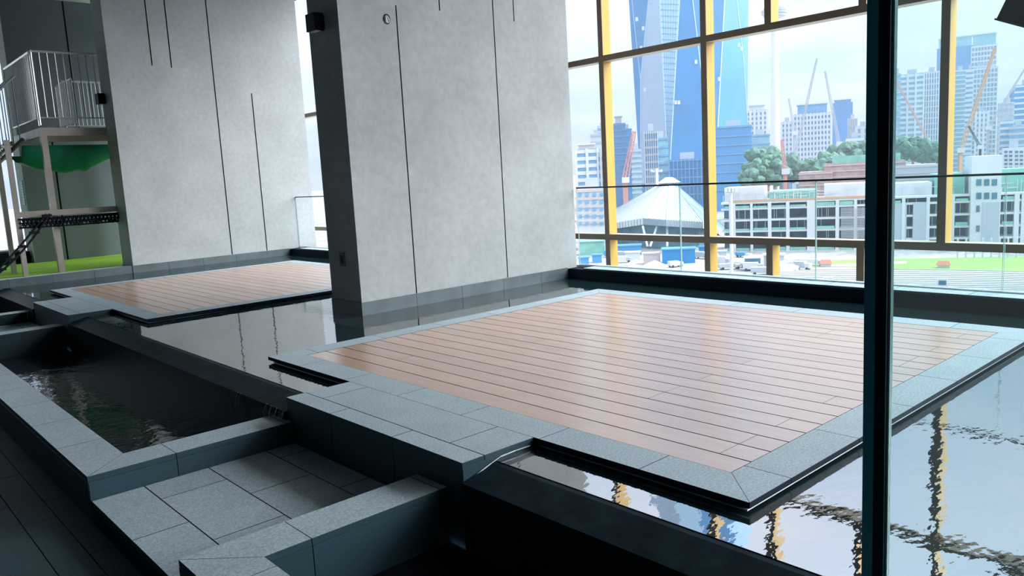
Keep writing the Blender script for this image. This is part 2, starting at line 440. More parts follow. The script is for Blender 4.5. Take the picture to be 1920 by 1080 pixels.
# ---- lower basins: stone rims with coping stones, walls, dark water
ZR = -0.14
def basin(name, n, y_lo, y_hi, x_out=0.902, x_in=1.14, front=True, back=True):
    """U-shaped rim: left side along Y, ends along X up to the weir"""
    yi0 = y_lo + 0.235 if front else y_lo
    yi1 = y_hi - 0.235 if back else y_hi
    m = MB().box(x_out + 0.01, x_in - 0.01, y_lo + 0.01, y_hi - 0.01, -0.6, ZR - 0.03)
    if front: m.box(x_in - 0.01, 2.01, y_lo + 0.01, yi0 - 0.01, -0.6, ZR - 0.03)
    if back: m.box(x_in - 0.01, 2.01, yi1 + 0.01, y_hi - 0.01, -0.6, ZR - 0.03)
    wl = m.build(name, 'granite_dark', kind='structure')
    # facing stones on the outside, coping on top
    def face_y(yy, sgn, xa, xb, zb):
        cuts = [xa, 1.34, 1.98, xb] if xb > 2.0 else [xa, xb]
        for a, b in zip(cuts, cuts[1:]):
            if b - a < 0.02: continue
            tile('facing_stone', a + G / 2, b - G / 2, min(yy, yy + sgn * 0.012), max(yy, yy + sgn * 0.012), zb, ZR - 0.031, 'facing', wl, 0.001)
    if front:
        face_y(y_lo - 0.003, 1, x_out, 2.02, -0.5); face_y(yi0 - 0.009, 1, x_in, 2.01, -0.5)
    if back:
        face_y(y_hi + 0.003, -1, x_out, 2.02, -0.5); face_y(yi1 + 0.009, -1, x_in, 2.01, -0.5)
    y = y_lo
    while y < y_hi - 0.05:
        b = min(y + 0.63, y_hi)
        tile('facing_stone', x_out - 0.002, x_out + 0.010, y + G / 2, b - G / 2, -0.5, ZR - 0.031, 'facing', wl, 0.001)
        y = b
    # coping, mitred at the two corners
    def cope(pts): 
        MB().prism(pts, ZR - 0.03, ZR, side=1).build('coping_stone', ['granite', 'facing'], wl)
    g = G / 2
    ya, yb = y_lo, y_hi
    if front:
        cope([(x_out, y_lo), (1.34 - g, y_lo), (1.34 - g, yi0), (x_in, yi0)])
        for a, b in ((1.34, 1.98), (1.98, 2.022)): cope([(a + g, y_lo), (b - g, y_lo), (b - g, yi0), (a + g, yi0)])
    if back:
        cope([(x_in, yi1), (1.34 - g, yi1), (1.34 - g, y_hi), (x_out, y_hi)])
        for a, b in ((1.34, 1.98), (1.98, 2.022)): cope([(a + g, yi1), (b - g, yi1), (b - g, y_hi), (a + g, y_hi)])
    y = y_lo; first = True
    while y < y_hi - 0.05:
        b = y + 0.63
        if b > y_hi - 0.3: b = y_hi
        p = [(x_out, y + g), (x_in, y + g), (x_in, b - g), (x_out, b - g)]
        if first and front: p[1] = (x_in, yi0 + 0.004); p[0] = (x_out, y + 0.004)
        if b == y_hi and back: p[2] = (x_in, yi1 - 0.004); p[3] = (x_out, y_hi - 0.004)
        cope(p); y = b; first = False
    return wl
basin('basin_near', 1, -3.0, 3.01, front=False)
basin('basin_middle', 2, 4.29, 9.98)
basin('basin_far', 3, 11.45, 14.0, back=False)
for lab, a, b in (('black water in the near lower basin beneath the deck corner', -3.0, 2.775),
                  ('dark rippled water in the long lower basin left of the deck step', 4.52, 9.75),
                  ('dark water in the far lower basin by the lawn kerb', 11.68, 14.0)):
    MB().poly([(1.13, a, -0.40), (2.01, a, -0.40), (2.01, b, -0.40), (1.13, b, -0.40)]).build(
        'basin_water', 'pool_water', kind='stuff', label=lab, cat='water')

# ---- sunken passages between the basins
def passage(name, y0, y1, joints):
    p = MB().box(0.91, 2.02, y0, y1, -0.6, -0.30).build(name, 'mortar', kind='structure')
    bx = [0.905, 1.16, 1.50, 1.84, 2.02]
    for k, (a, b) in enumerate(zip(bx, bx[1:])):
        ys = [y0] + sorted(y for y in joints[k] if y0 + 0.05 < y < y1 - 0.05) + [y1]
        for c, d in zip(ys, ys[1:]):
            tile('paving_slab', a + G / 2, b - G / 2, c + G / 2, d - G / 2, -0.30, -0.27, 'granite', p)
    tile('riser_stone', 0.900, 0.9095, y0, y1, -0.5, -0.302, 'granite_dark', p, 0.001)
passage('floor_passage', 3.013, 4.287, [(3.64,), (3.36, 4.03), (3.74,), (4.11, 3.45)])
passage('floor_passage_far', 9.985, 11.447, [(10.6, 11.2), (10.3, 10.95), (10.65,), (10.4, 11.0)])

# ------------------------------------------------------------------ timber decks and their stone steps
def deck(x0, x1, y0, y1, label, cuts_front, nplank=21):
    e = 0.208
    t = thing('timber_deck', (x0, y0, -0.45), label, 'deck')
    MB().box(x0 + 0.03, x1 - 0.03, y0 + 0.03, y1 - 0.03, -0.45, -0.03).build('plinth', 'granite_dark', t)
    MB().box(x0 + 0.012, x1 - 0.012, y0 + 0.012, y1 - 0.012, -0.0305, -0.0255).build('shadow_gap', 'mortar', t)
    # added strip: the bright line of light at the waterline put into metal
    m = MB()
    for a, b, c, d in ((x0 + 0.022, x0 + 0.03, y0 + 0.022, y1 - 0.022), (x1 - 0.03, x1 - 0.022, y0 + 0.022, y1 - 0.022),
                       (x0 + 0.03, x1 - 0.03, y0 + 0.022, y0 + 0.03), (x0 + 0.03, x1 - 0.03, y1 - 0.03, y1 - 0.022)):
        m.box(a, b, c, d, ZW - 0.002, ZW + 0.003)
    m.build('waterline_strip', 'steel' if y0 < 3 else 'rail_metal', t)
    g = G / 2
    zt, zb = 0.0, -0.025
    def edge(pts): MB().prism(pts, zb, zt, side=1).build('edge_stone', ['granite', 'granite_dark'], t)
    # long sides along y
    for s, (xo, xi) in enumerate(((x0, x0 + e), (x1, x1 - e))):
        cuts = [y0] + [c for c in cuts_front if y0 + 0.25 < c < y1 - 0.25] + [y1]
        for a, b in zip(cuts, cuts[1:]):
            ai = a + e if a == y0 else a + g
            bi = b - e if b == y1 else b - g
            ao = a if a == y0 else a + g; bo = b if b == y1 else b - g
            p = [(xo, ao), (xi, ai), (xi, bi), (xo, bo)]
            edge(p if s == 0 else p[::-1])
    for s, (yo, yi) in enumerate(((y0, y0 + e), (y1, y1 - e))):
        cuts = [x0]; c = x0 + 0.307
        while c < x1 - 0.35: cuts.append(c); c += 0.6
        cuts.append(x1)
        for a, b in zip(cuts, cuts[1:]):
            ai = a + e if a == x0 else a + g
            bi = b - e if b == x1 else b - g
            ao = a + 0.003 if a == x0 else a + g; bo = b - 0.003 if b == x1 else b - g
            if a == x0: ai += 0.003
            if b == x1: bi -= 0.003
            p = [(ao, yo), (bo, yo), (bi, yi), (ai, yi)]
            edge(p if s == 0 else p[::-1])
    # boards along y, some with butt joints
    px = (x1 - x0 - 2 * e) / nplank
    joints = [(), (1.87,), (1.87, 4.6), (), (1.87, 2.63), (2.63,), (), (1.87, 2.63), (4.2,), (), (2.63,), (1.87,)]
    for k in range(nplank):
        a = x0 + e + k * px
        js = [y0 + (j - 1.503) for j in joints[k % len(joints)]]
        ys = [y0 + e] + js + [y1 - e]
        for i, (c, d) in enumerate(zip(ys, ys[1:])):
            q = 0.0007
            tile('deck_board', a + 0.0035, a + px - 0.0035, c + (0.004 if i == 0 else q), d - (0.004 if i == len(ys) - 2 else q), zb, -0.001, 'wood', t, 0.0006)
    return t
deck(*DECKS[0], 'large timber deck in front, reaching towards the glass door, with grey stone border', [2.02, 2.62, 3.22, 3.82, 4.42, 5.04])
deck(*DECKS[1], 'farther timber deck beyond the middle concrete wall, with grey stone border', [8.85, 9.45, 10.05, 10.65, 11.25, 11.85])
def step(xf, y0, y1, xb, label):
    t = thing('stone_step', (xf, y0, -0.6), label, 'step')
    MB().box(xf + 0.012, xb + 0.025, y0 + 0.012, y1 - 0.012, -0.6, -0.025).build('core', 'mortar', t)
    g = G / 2
    for a, b in ((y0, y0 + 0.56), (y0 + 0.56, y0 + 1.17), (y0 + 1.17, y1)):
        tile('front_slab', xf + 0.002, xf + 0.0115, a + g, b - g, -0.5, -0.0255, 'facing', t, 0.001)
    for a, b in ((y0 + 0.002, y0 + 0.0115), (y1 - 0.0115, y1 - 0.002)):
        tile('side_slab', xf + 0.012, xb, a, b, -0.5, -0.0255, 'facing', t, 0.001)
    for a, b in ((y0, y0 + 0.56), (y0 + 0.56, y0 + 1.17), (y0 + 1.17, y1)):
        tile('tread_slab', xf, 2.152 - g, a + g, b - g, -0.025, 0.0, 'granite', t)
    for a, b in ((y0, y0 + 0.26), (y0 + 0.26, y1 - 0.21), (y1 - 0.21, y1)):
        tile('tread_slab', 2.152 + g, xb - g, a + g, b - g, -0.025, 0.0, 'granite', t)
step(*STEPS[0], DECKS[0][0], 'grey granite step up to the front deck beside the sunken passage')
step(*STEPS[1], DECKS[1][0], 'grey granite step up to the farther deck at left')

# ---- water running over the lips
def falls(n, y0, y1, label, seed):
    r = random.Random(seed); m = MB()
    for k in range(n):
        yy = r.uniform(y0, y1); L = r.uniform(0.10, 0.24); x = 2.004
        pts = [(x + 0.01, yy, -0.086), (x - 0.012, yy + r.uniform(-.006, .006), -0.10 - 0.2 * L), (x - 0.02, yy + r.uniform(-.01, .01), -0.10 - L)]
        rr = r.uniform(0.0008, 0.002)
        m.bar(pts[0], pts[1], rr, 5); m.bar(pts[1], pts[2], rr, 5, rr * 0.4)
    m.build('falling_water', 'foam', label=label, cat='water', kind='stuff')
falls(16, 4.37, 4.62, 'thin white strands of water falling beside the front deck step', 3)
falls(4, 4.93, 5.05, 'single bright trickle falling from the weir lip', 5)
falls(5, 11.3, 11.9, 'thin trickles of water falling at the far weir by the lawn', 8)

m = MB()
pts = [(2.43, -0.030), (2.33, -0.028), (2.24, -0.030), (2.18, -0.046), (2.12, -0.064), (2.07, -0.080), (2.035, -0.094), (2.012, -0.12)]
for k, (a, b) in enumerate(zip(pts, pts[1:])): m.bar((a[0], 2.648, a[1]), (b[0], 2.648, b[1]), 0.0022 + 0.0008 * (k % 2), 6)
m.build('foam_line', 'foam', label='thin foam line running down the side of the front deck step', cat='water', kind='stuff')

# ------------------------------------------------------------------ glass balustrade and steel facade
def balustrade(y0, y1, joints, label, zt=1.043):
    X = 7.10
    t = thing('glass_balustrade', (X, y0, 0.09), label, 'balustrade')
    js = [y0] + joints + [y1]
    for a, b in zip(js, js[1:]):
        p = MB().box(X - 0.006, X + 0.006, a + 0.006, b - 0.006, 0.085, zt - 0.01).build('glass_panel', 'clear_glass', t)
        for e0 in (a + 0.004, b - 0.0062):
            MB().box(X - 0.0062, X + 0.0062, e0, e0 + 0.0022, 0.085, zt - 0.01).build('glass_edge', 'glass_edge', p)
    MB().box(X - 0.014, X + 0.014, y0, y1, zt - 0.014, zt + 0.004).build('top_rail', 'rail_metal', t)
    MB().box(X - 0.016, X + 0.016, y0, y1, 0.0905, 0.102).build('base_channel', 'steel', t)
    return t
def yat(u, v, X=7.10):
    d = r_ * ((u - 960) / FPX) + d_ * ((v - 540) / FPX) + f_
    return d.y / d.x * X
balustrade(-2.0, 6.655, sorted([yat(1276, 420), yat(1530, 420), yat(1884, 430), 0.2]), 'frameless glass balustrade on the dark kerb facing the city, right of the middle wall')
balustrade(7.235, 13.99, [8.6, 10.0, 11.4, 12.8], 'frameless glass balustrade glimpsed between the middle and far walls')

fr = thing('facade_frame', (8.3, 2.9, -1.5), 'yellow painted steel frame of tall window openings outside the balustrade', 'window frame')
def mull(yc, segs):
    for a, b in segs:
        mu = MB().box(8.31, 8.465, yc - 0.0395, yc + 0.0395, a, b).build('mullion', 'yellow_paint', fr)
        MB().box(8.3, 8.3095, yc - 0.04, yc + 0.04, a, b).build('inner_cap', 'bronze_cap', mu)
FULL = [(-1.5, 0.272), (0.352, 2.682), (2.758, 5.3)]
ENDS = [(-1.5, 0.272), (2.758, 5.3)]
for yc in (18.6, 11.3, 9.6, 7.236, 5.613, 1.95, -1.2): mull(yc, FULL)
mull(2.916, FULL[1:])
for yc in (4.767, 3.71, 8.4, 0.3): mull(yc, ENDS)
for z0, z1 in ((0.272, 0.352), (2.682, 2.758)):
    tr = MB().box(8.31, 8.466, -6, 20, z0 + .0005, z1 - .0005).build('transom', 'cream_paint', fr)
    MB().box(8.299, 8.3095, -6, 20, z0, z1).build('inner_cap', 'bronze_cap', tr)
MB().box(7.225, 8.7, -8, 20, -1.7, -1.5).build('facade_ledge', 'bld_grey', kind='structure')

# ---- glass door panel close to the camera
gd = thing('glass_door', (1.36, 0.59, -0.385), 'tinted glass door panel with dark metal post at the right', 'door')
PX, PY = 1.345, 0.575
MB().box(PX, PX + 0.030, PY, PY + 0.0185, -0.385, 2.9).build('post', 'post_teal', gd)
MB().box(PX + 0.002, PX + 0.028, PY - 0.0185, PY - 0.0002, -0.385, 2.9).build('post_shade_side', 'frame_metal', gd)  # added strip: the post's shaded side put into a darker colour
MB().box(PX + 0.010, PX + 0.020, PY - 1.2, PY - 0.0225, -0.36, 2.9).build('pane', 'door_glass', gd)
MB().box(PX + 0.0095, PX + 0.0205, PY - 0.0225, PY - 0.0187, -0.36, 2.9).build('pane_edge', 'glass_edge', gd)
MB().box(PX, PX + 0.030, PY - 1.2, PY - 0.0187, -0.385, -0.362).build('bottom_rail', 'frame_metal', gd)

# ---- black loudspeaker hanging at the top right
sp = thing('loudspeaker', (2.97, 0.92, 1.86), 'black box loudspeaker hanging at the top right corner', 'loudspeaker')

# ---- small wall fittings
def wall_lamp(x, y, z, s, label):
    t = thing('wall_lamp', (x, y, z), label, 'lamp', 'box lamps on the wall ends')
    MB().box(x - 0.02, x - 0.0005, y - s * .4, y + s * .4, z - s * .4, z + s * .4).build('back_plate', 'black_plastic', t)
    MB().box(x - 0.12, x - 0.02, y - s / 2, y + s / 2, z - s / 2, z + s / 2).build('housing', 'black_plastic', t)
    MB().box(x - 0.10, x - 0.04, y - s * .35, y + s * .35, z - s / 2 - 0.004, z - s / 2).build('lens', 'sign_white', t)
wall_lamp(3.975, 6.98, 2.78, 0.16, 'black box lamp on the dark end of the middle wall')
wall_lamp(4.05, 14.42, 2.85, 0.17, 'black box lamp on the end of the far wall by the balcony')
t = thing('switch_plate', (3.975, 6.96, 0.5), 'small dark cover plate low on the middle wall end', 'plate')
MB().box(3.967, 3.9745, 6.91, 7.01, 0.43, 0.57).build('cover', 'shaded_concrete', t)
MB().box(3.965, 3.967, 6.93, 6.99, 0.46, 0.54).build('rocker', 'frame_metal', t)
t = thing('ring_outlet', (4.512, 6.66, 2.808), 'round outlet with coiled cable high on the middle wall', 'outlet')
def ring(m, c, R, r, n=14):
    pts = [(c[0] + R * math.cos(2 * math.pi * k / n), c[1], c[2] + R * 1.25 * math.sin(2 * math.pi * k / n)) for k in range(n + 1)]
    m.path(pts, r, 5)
m = MB(); ring(m, (4.512, 6.655, 2.808), 0.036, 0.004); m.build('rim', 'black_plastic', t)
m = MB(); ring(m, (4.517, 6.648, 2.80), 0.020, 0.005); ring(m, (4.508, 6.645, 2.815), 0.014, 0.004); m.build('cable', 'steel', t)
def at(u, v, dist):
    """point seen at a photo pixel, at a horizontal distance from the camera"""
    d = r_ * ((u - 960) / FPX) + d_ * ((v - 540) / FPX) + f_
    h = math.hypot(d.x, d.y)
    return EYE + d * (dist / h)
def obox(m, o, ex, ey, ez, x0, x1, y0, y1, z0, z1, mi=0):
    """box in a tilted frame"""
    i = len(m.v)
    for z in (z0, z1):
        for x, y in ((x0, y0), (x1, y0), (x1, y1), (x0, y1)):
            m.v.append(tuple(o + ex * x + ey * y + ez * z))
    for f in ((0, 3, 2, 1), (4, 5, 6, 7), (0, 1, 5, 4), (1, 2, 6, 5), (2, 3, 7, 6), (3, 0, 4, 7)):
        m.f.append(tuple(i + k for k in f)); m.mi.append(mi)
    return m
p1, p2 = at(1867, 38, 3.1), at(1925, 53.5, 3.06)
ex = (p2 - p1).normalized()
up0 = at(1874, 0, 3.1) - p1
ez = (up0 - ex * up0.dot(ex)).normalized(); ey = ez.cross(ex)
sp.location = p1
obox(MB(), p1, ex, ey, ez, 0, 0.36, 0, 0.22, 0.006, 0.26).build('cabinet', 'black_plastic', sp)
obox(MB(), p1, ex, ey, ez, -0.004, 0.364, -0.004, 0.224, 0.0, 0.006).build('lower_trim', 'rail_metal', sp)
q = p1 + ex * 0.18 + ey * 0.11 + ez * 0.25
MB().bar(q, (q.x, q.y, 5.3), 0.012, 8).build('hanger', 'black_plastic', sp)

# ------------------------------------------------------------------ play structure on the lawn
ps = thing('play_platform', (3.08, 14.6, 0.055), 'raised steel play platform with barred railings above the lawn', 'platform')
FX, FY, FB, PT = 3.08, 14.60, 16.75, 2.40            # platform corner, back, top
def post(name, x, y, z0, z1, s=0.085, mat='post_steel', p=ps):
    return MB().box(x - s / 2, x + s / 2, y - s / 2, y + s / 2, z0, z1).build(name, mat, p)
post('post', FX + 0.045, FY + 0.045, 0.055, 2.27, 0.09)
post('post', 2.58, 14.50, 0.055, 2.2, 0.07)
post('post', 2.57, 15.35, 0.055, 2.2, 0.07)
post('post', 4.75, FB, 0.055, 2.27, 0.085)
MB().box(FX, 5.0, FY, FB, 2.36, PT).build('platform_floor', 'post_steel', ps)
MB().box(FX, 5.0, FY, FY + 0.05, 2.27, 2.36).build('front_beam', 'post_steel', ps)
MB().box(FX, FX + 0.05, FY + 0.05, FB, 2.27, 2.36).build('side_beam', 'post_steel', ps)
MB().box(FX + 0.05, 5.0, FY + 0.35, FY + 0.40, 2.20, 2.36).build('inner_beam', 'post_steel', ps)
MB().box(2.58, 5.0, 14.5, 14.56, 0.99, 1.08).build('lower_beam', 'post_steel', ps)
def railing(p0, p1, zb, zt, n, thick=0.0095):
    p0, p1 = Vector((*p0, 0)), Vector((*p1, 0))
    def at_(s, z): q_ = p0.lerp(p1, s); return (q_.x, q_.y, z)
    MB().bar(at_(0, zt), at_(1, zt), 0.020, 8).build('handrail', 'steel', ps)
    MB().bar(at_(0, zb), at_(1, zb), 0.011, 6).build('bottom_rail', 'steel', ps)
    for k in range(n + 1):
        r = 0.018 if k in (0, n) else thick
        MB().bar(at_(k / n, zb - (0.12 if k in (0, n) else 0)), at_(k / n, zt - 0.018), r, 6).build('baluster', 'steel', ps)
railing((FX + 0.02, FY + 0.02), (4.12, FY + 0.02), 2.56, 3.60, 9)
railing((FX + 0.02, FY + 0.14), (FX + 0.02, FB), 2.56, 3.60, 22)
railing((FX + 0.9, FB), (5.0, FB), 2.60, 3.42, 14)
railing((3.85, FY + 0.9), (3.85, FB - 0.1), 2.56, 3.30, 12)
# open stair falling away to the left behind the platform
st = thing('play_stair', (2.2, 16.2, 0.055), 'steel stair with barred handrail leaving the play platform at left', 'stair')
N = 9
for k in range(N):
    x = 3.0 - 0.24 * k; z = 2.22 - 0.235 * k
    MB().box(x - 0.26, x, 15.75, 16.6, z - 0.03, z).build('tread', 'post_steel', st)
for yy in (15.73, 16.62):
    MB().bar((3.05, yy, 2.30), (3.0 - 0.24 * N, yy, 2.30 - 0.235 * N + 0.02), 0.035, 4).build('stringer', 'post_steel', st)
    MB().bar((3.05, yy, 3.35), (3.0 - 0.24 * N, yy, 3.35 - 0.235 * N), 0.02, 8).build('handrail', 'steel', st)
    for k in range(22):
        s = (k + 0.5) / 22; x = 3.05 + (-0.05 - 0.24 * N) * s; z = 2.30 - (0.235 * N - 0.02) * s
        MB().bar((x, yy, z), (x, yy, z + 1.04), 0.0095, 6).build('baluster', 'steel', st)

# sagging green tarpaulin slung under the platform
def tarp():
    m = MB(); nx, ny = 26, 12
    x0, x1, y0, y1 = 2.86, 4.3, 14.95, 16.2
    low = [(0, .30), (.12, .36), (.3, .44), (.45, .47), (.6, .44), (.68, .49), (.72, .42), (.85, .32), (1, .24)]
    def sag(s):
        for (a, b), (c, d) in zip(low, low[1:]):
            if s <= c: return b + (d - b) * (s - a) / (c - a)
        return low[-1][1]
    P = {}
    for i in range(nx + 1):
        for j in range(ny + 1):
            s, q_ = i / nx, j / ny
            z = 2.17 - sag(s) * (1 - abs(2 * q_ - 0.55) ** 2.2 * 0.62 if q_ < 0.775 else 0.62) + 0.015 * math.sin(19 * s + 6 * q_)
            if j == 0: z = 2.14
            if j == 1: z = 2.14 - sag(s) * 0.45
            if j == 2: z = 2.14 - sag(s) * 0.86
            P[i, j] = len(m.v); m.v.append((x0 + (x1 - x0) * s, y0 + (y1 - y0) * q_, z))
    for i in range(nx):
        for j in range(ny):
            m.f.append((P[i, j], P[i + 1, j], P[i + 1, j + 1], P[i, j + 1])); m.mi.append(0)
    o = smooth(m.build('tarpaulin', 'green_tarp', label='green tarpaulin sagging under the play platform', cat='tarpaulin'))
    so = o.modifiers.new('thick', 'SOLIDIFY'); so.thickness = 0.004
tarp()
# rope net bridge under the lower beam and climbing ropes down to the kerb
nb = thing('rope_net', (2.58, 14.53, 0.8), 'black knotted rope net hanging below the steel beam over the lawn', 'net')
m = MB(); r2 = random.Random(2)
for k in range(30):
    x = 2.62 + k * (1.75 / 30)
    for j in range(2):
        z0 = 0.97; zl = 0.82 + 0.02 * math.sin(k * 1.3 + j)
        m.bar((x, 14.42 + 0.05 * j, z0), (x + 0.05, 14.43 + 0.05 * j, zl), 0.010, 5)
        m.bar((x + 0.05, 14.42 + 0.05 * j, z0), (x, 14.43 + 0.05 * j, zl + 0.02), 0.010, 5)
m.build('mesh_ropes', 'rope', nb, kind='stuff')
for z in (0.965, 0.90, 0.83):
    MB().path([(2.58 + 1.85 * k / 10, 14.455, z - 0.012 * math.sin(math.pi * k / 10)) for k in range(11)], 0.014, 6).build('main_rope', 'rope', nb)
cl = thing('climbing_ropes', (2.2, 14.1, 0.08), 'pair of black knotted climbing ropes slanting from the beam to the kerb', 'rope')
A0, A1 = Vector((2.99, 14.42, 1.02)), Vector((2.05, 14.24, 0.09))
for off in (-0.05, 0.05):
    pts = []
    for k in range(13):
        s = k / 12; p = A0.lerp(A1, s) + Vector((off * (0.5 + 0.5 * math.sin(math.pi * s)), 0.02 * off, -0.06 * math.sin(math.pi * s)))
        pts.append(tuple(p))
    MB().path(pts, 0.016, 6).build('rope', 'rope', cl)
for s in (0.02, 0.25, 0.45, 0.65, 0.82, 0.97):
    p = A0.lerp(A1, s) + Vector((0, 0, -0.06 * math.sin(math.pi * s)))
    MB().bar(p + Vector((-0.07, 0, 0)), p + Vector((0.07, 0, 0)), 0.022, 8).build('knot', 'rope', cl)
# vertical climbing pole with holds, seen in the gap by the far wall
po = thing('climbing_pole', (4.95, 17.0, 0.055), 'white climbing board with dark round holds in the gap beside the far wall', 'climbing board')
MB().box(4.86, 5.06, 17.0, 17.04, 0.055, 2.6).build('board', 'sign_white', po)
for k in range(9):
    MB().bar((4.94, 16.93, 0.5 + 0.25 * k), (4.94, 17.0, 0.5 + 0.25 * k), 0.035, 8).build('hold', 'black_plastic', po)
# blue notice fixed to the end of the back wall, with pale upright lettering strokes
sg = thing('wall_notice', (3.28, 17.62, 1.4), 'narrow upright blue notice with pale lettering on the wall end behind the posts', 'sign')
MB().box(3.272, 3.2805, 17.50, 17.76, 1.16, 1.64).build('panel', 'sign_blue', sg)
m = MB()
zz = 1.60
for k, w_ in enumerate((.05, .03, .06, .04, .06, .03, .06, .05, .04)):
    m.box(3.2705, 3.272, 17.53 + 0.02 * (k % 2), 17.71 - 0.03 * ((k + 1) % 3), zz - 0.014, zz)
    m.box(3.2705, 3.272, 17.60, 17.62, zz - 0.044, zz - 0.014)
    zz -= 0.05
m.build('lettering', 'sign_white', sg, kind='stuff')
pl = thing('gravel_planter', (1.9, 17.3, 0.055), 'low dark gravel planter behind the lawn posts at the left edge', 'planter')
MB().box(0.8, 3.25, 17.6, 18.2, 0.055, 0.28).build('box', 'granite_dark', pl)
MB().box(0.85, 3.2, 17.65, 18.15, 0.2805, 0.32).build('gravel', 'skirting', pl)

# ------------------------------------------------------------------ the town below
GZ = -32.0
MB().poly([(8.7, -3000, GZ), (4000, -3000, GZ), (4000, 4000, GZ), (8.7, 4000, GZ)]).poly(
    [(-4000, 30, GZ), (8.7, 30, GZ), (8.7, 4000, GZ), (-4000, 4000, GZ)]).build('ground', 'ground', kind='structure')
def bearing(u):
    d = at(u, 300, 1.0) - EYE
    return Vector((d.x, d.y, 0)).normalized()
class Frame:
    """local frame of a building: x to the right along its front, y away from the camera, z up"""
    def __init__(s, u, dist, yaw=0.0):
        b = bearing(u); b2 = Matrix.Rotation(math.radians(yaw), 3, 'Z') @ b
        s.o = Vector((EYE.x, EYE.y, 0)) + b * dist
        s.ey = b2; s.ex = Vector((b2.y, -b2.x, 0)); s.ez = Vector((0, 0, 1)); s.d = dist; s.u = u
    def loc(s, u, v):
        """photo pixel on the building's front plane -> (x, z)"""
        d = r_ * ((u - 960) / FPX) + d_ * ((v - 540) / FPX) + f_
        t = (s.o - EYE).dot(s.ey) / d.dot(s.ey)
        p = EYE + d * t
        return (p - s.o).dot(s.ex), p.z
    def pt(s, x, y, z): return s.o + s.ex * x + s.ey * y + Vector((0, 0, z))
    def box(s, m, x0, x1, y0, y1, z0, z1, mi=0): return obox(m, s.o, s.ex, s.ey, s.ez, x0, x1, y0, y1, z0, z1, mi)
def tower(name, u0, u1, vt, dist, label, body='win_blue', band='bld_white', floors=None, fh=3.6, bh=0.45,
          piers=0, crown=None, depth=None, side=True, group='towers of the far skyline', cat='building', yaw=0.0, pierw=0.28, bandout=0.5):
    F = Frame((u0 + u1) / 2, dist, yaw)
    vm = vt + 100
    x0, zt = F.loc(u0, vt); x1, _ = F.loc(u1, vt); zt = F.loc((u0 + u1) / 2, vt)[1]
    dp = depth or (x1 - x0) * 0.8
    t = thing(name, tuple(F.pt(0, 0, GZ)), label, cat, group)
    F.box(MB(), x0, x1, 0, dp, GZ, zt).build('body', body, t)
    m = MB(); z = zt - 0.5; n = 0
    while z > max(GZ, -20) and n < 90:
        F.box(m, x0 - bandout, x1 + bandout, -bandout, dp + bandout, z - fh * bh, z); z -= fh; n += 1
    if band: m.build('floor_bands', band, t, kind='stuff')
    if piers:
        for k in range(piers + 1):
            xx = x0 + (x1 - x0) * k / piers; pw = (x1 - x0) / max(piers, 1) * pierw
            m = MB(); F.box(m, max(xx - pw, x0 - .6), min(xx + pw, x1 + .6), -bandout - 0.5, 0.2, max(GZ, -20), zt)
            m.build('pier', band or 'bld_white', t)
    if crown:
        h, cm, inset = crown
        F.box(MB(), x0 + inset, x1 - inset, inset * 0.5, dp - inset, zt, zt + h).build('crown', cm, t)
        F.box(MB(), x0 + inset - .8, x1 - inset + .8, inset * 0.5 - .8, dp - inset + .8, zt + h, zt + h + 1.0).build('roof_slab', 'bld_white' if cm != 'bld_white' else 'bld_grey', t)
    else:
        F.box(MB(), x0 + (x1 - x0) * .3, x1 - (x1 - x0) * .3, dp * .3, dp * .7, zt, zt + 4).build('plant_room', 'bld_grey', t)
    return t
# left of the crystal tower
tower('apartment_tower', 1079, 1121, 279, 520, 'white banded apartment tower beside the middle concrete wall', 'win_blue', 'bld_white', fh=4.6, bh=.5, piers=2, pierw=.12, crown=(2.5, 'bld_pink', 2))
tower('office_tower', 1107, 1127, 251, 800, 'small white tower behind the banded apartment tower', 'bld_white', 'bld_grey', fh=7, bh=.3)
tower('office_tower', 1120, 1135, 236, 900, 'slim pale tower just left of the first yellow mullion', 'win_blue', 'bld_grey', fh=5)
tower('apartment_tower', 1120, 1138, 285, 480, 'blue grey tower partly behind the first yellow mullion', 'win_blue', 'bld_grey', fh=5, piers=3)
tower('glass_tower', 1147, 1172, 231, 700, 'blue glass tower with stepped striped top right of the first mullion', 'glass_mid', 'win_blue', fh=5, bh=.25, crown=(5, 'bld_white', 3))
tower('glass_tower', 1166, 1184, 241, 760, 'lower blue glass tower with plain top beside the red crane', 'glass_mid', 'win_blue', fh=6, bh=.15)
tower('apartment_tower', 1184, 1201, 279, 620, 'teal banded block at the foot of the crystal tower, left side', 'win_teal', 'bld_grey', fh=4)
tower('apartment_tower', 1208, 1232, 245, 470, 'dark gridded block standing before the lavender face of the crystal tower', 'win_blue', 'bld_grey', fh=4.2, bh=.3, piers=6, pierw=.14)
tower('apartment_tower', 1224, 1252, 258, 500, 'teal block standing before the lavender face, beside the gridded one', 'win_teal', 'win_blue', fh=5, bh=.2)
tower('office_block', 1255, 1322, 298, 480, 'dark blue glass office block at the foot of the crystal tower', 'glass_deep', 'win_blue', fh=5, bh=.12, piers=9, pierw=.08)
tower('office_block', 1341, 1409, 236, 560, 'blue glass block at the right foot of the crystal tower', 'glass_mid', 'win_blue', fh=6, bh=.1)
lb = tower('apartment_block', 1079, 1140, 352, 330, 'low pink and white apartment block behind the balustrade corner', 'bld_white', 'bld_pink', fh=3.3, bh=.35, bandout=0.4, group='low buildings near the site')
F = Frame(1109, 330)
for c in range(4):
    for k in range(5):
        xx, z = F.loc(1084 + c * 13.5, 362 + k * 13.5)
        F.box(MB(), xx, xx + 1.5, -0.55, 0.05, z - 1.3, z).build('window', 'win_blue', lb)

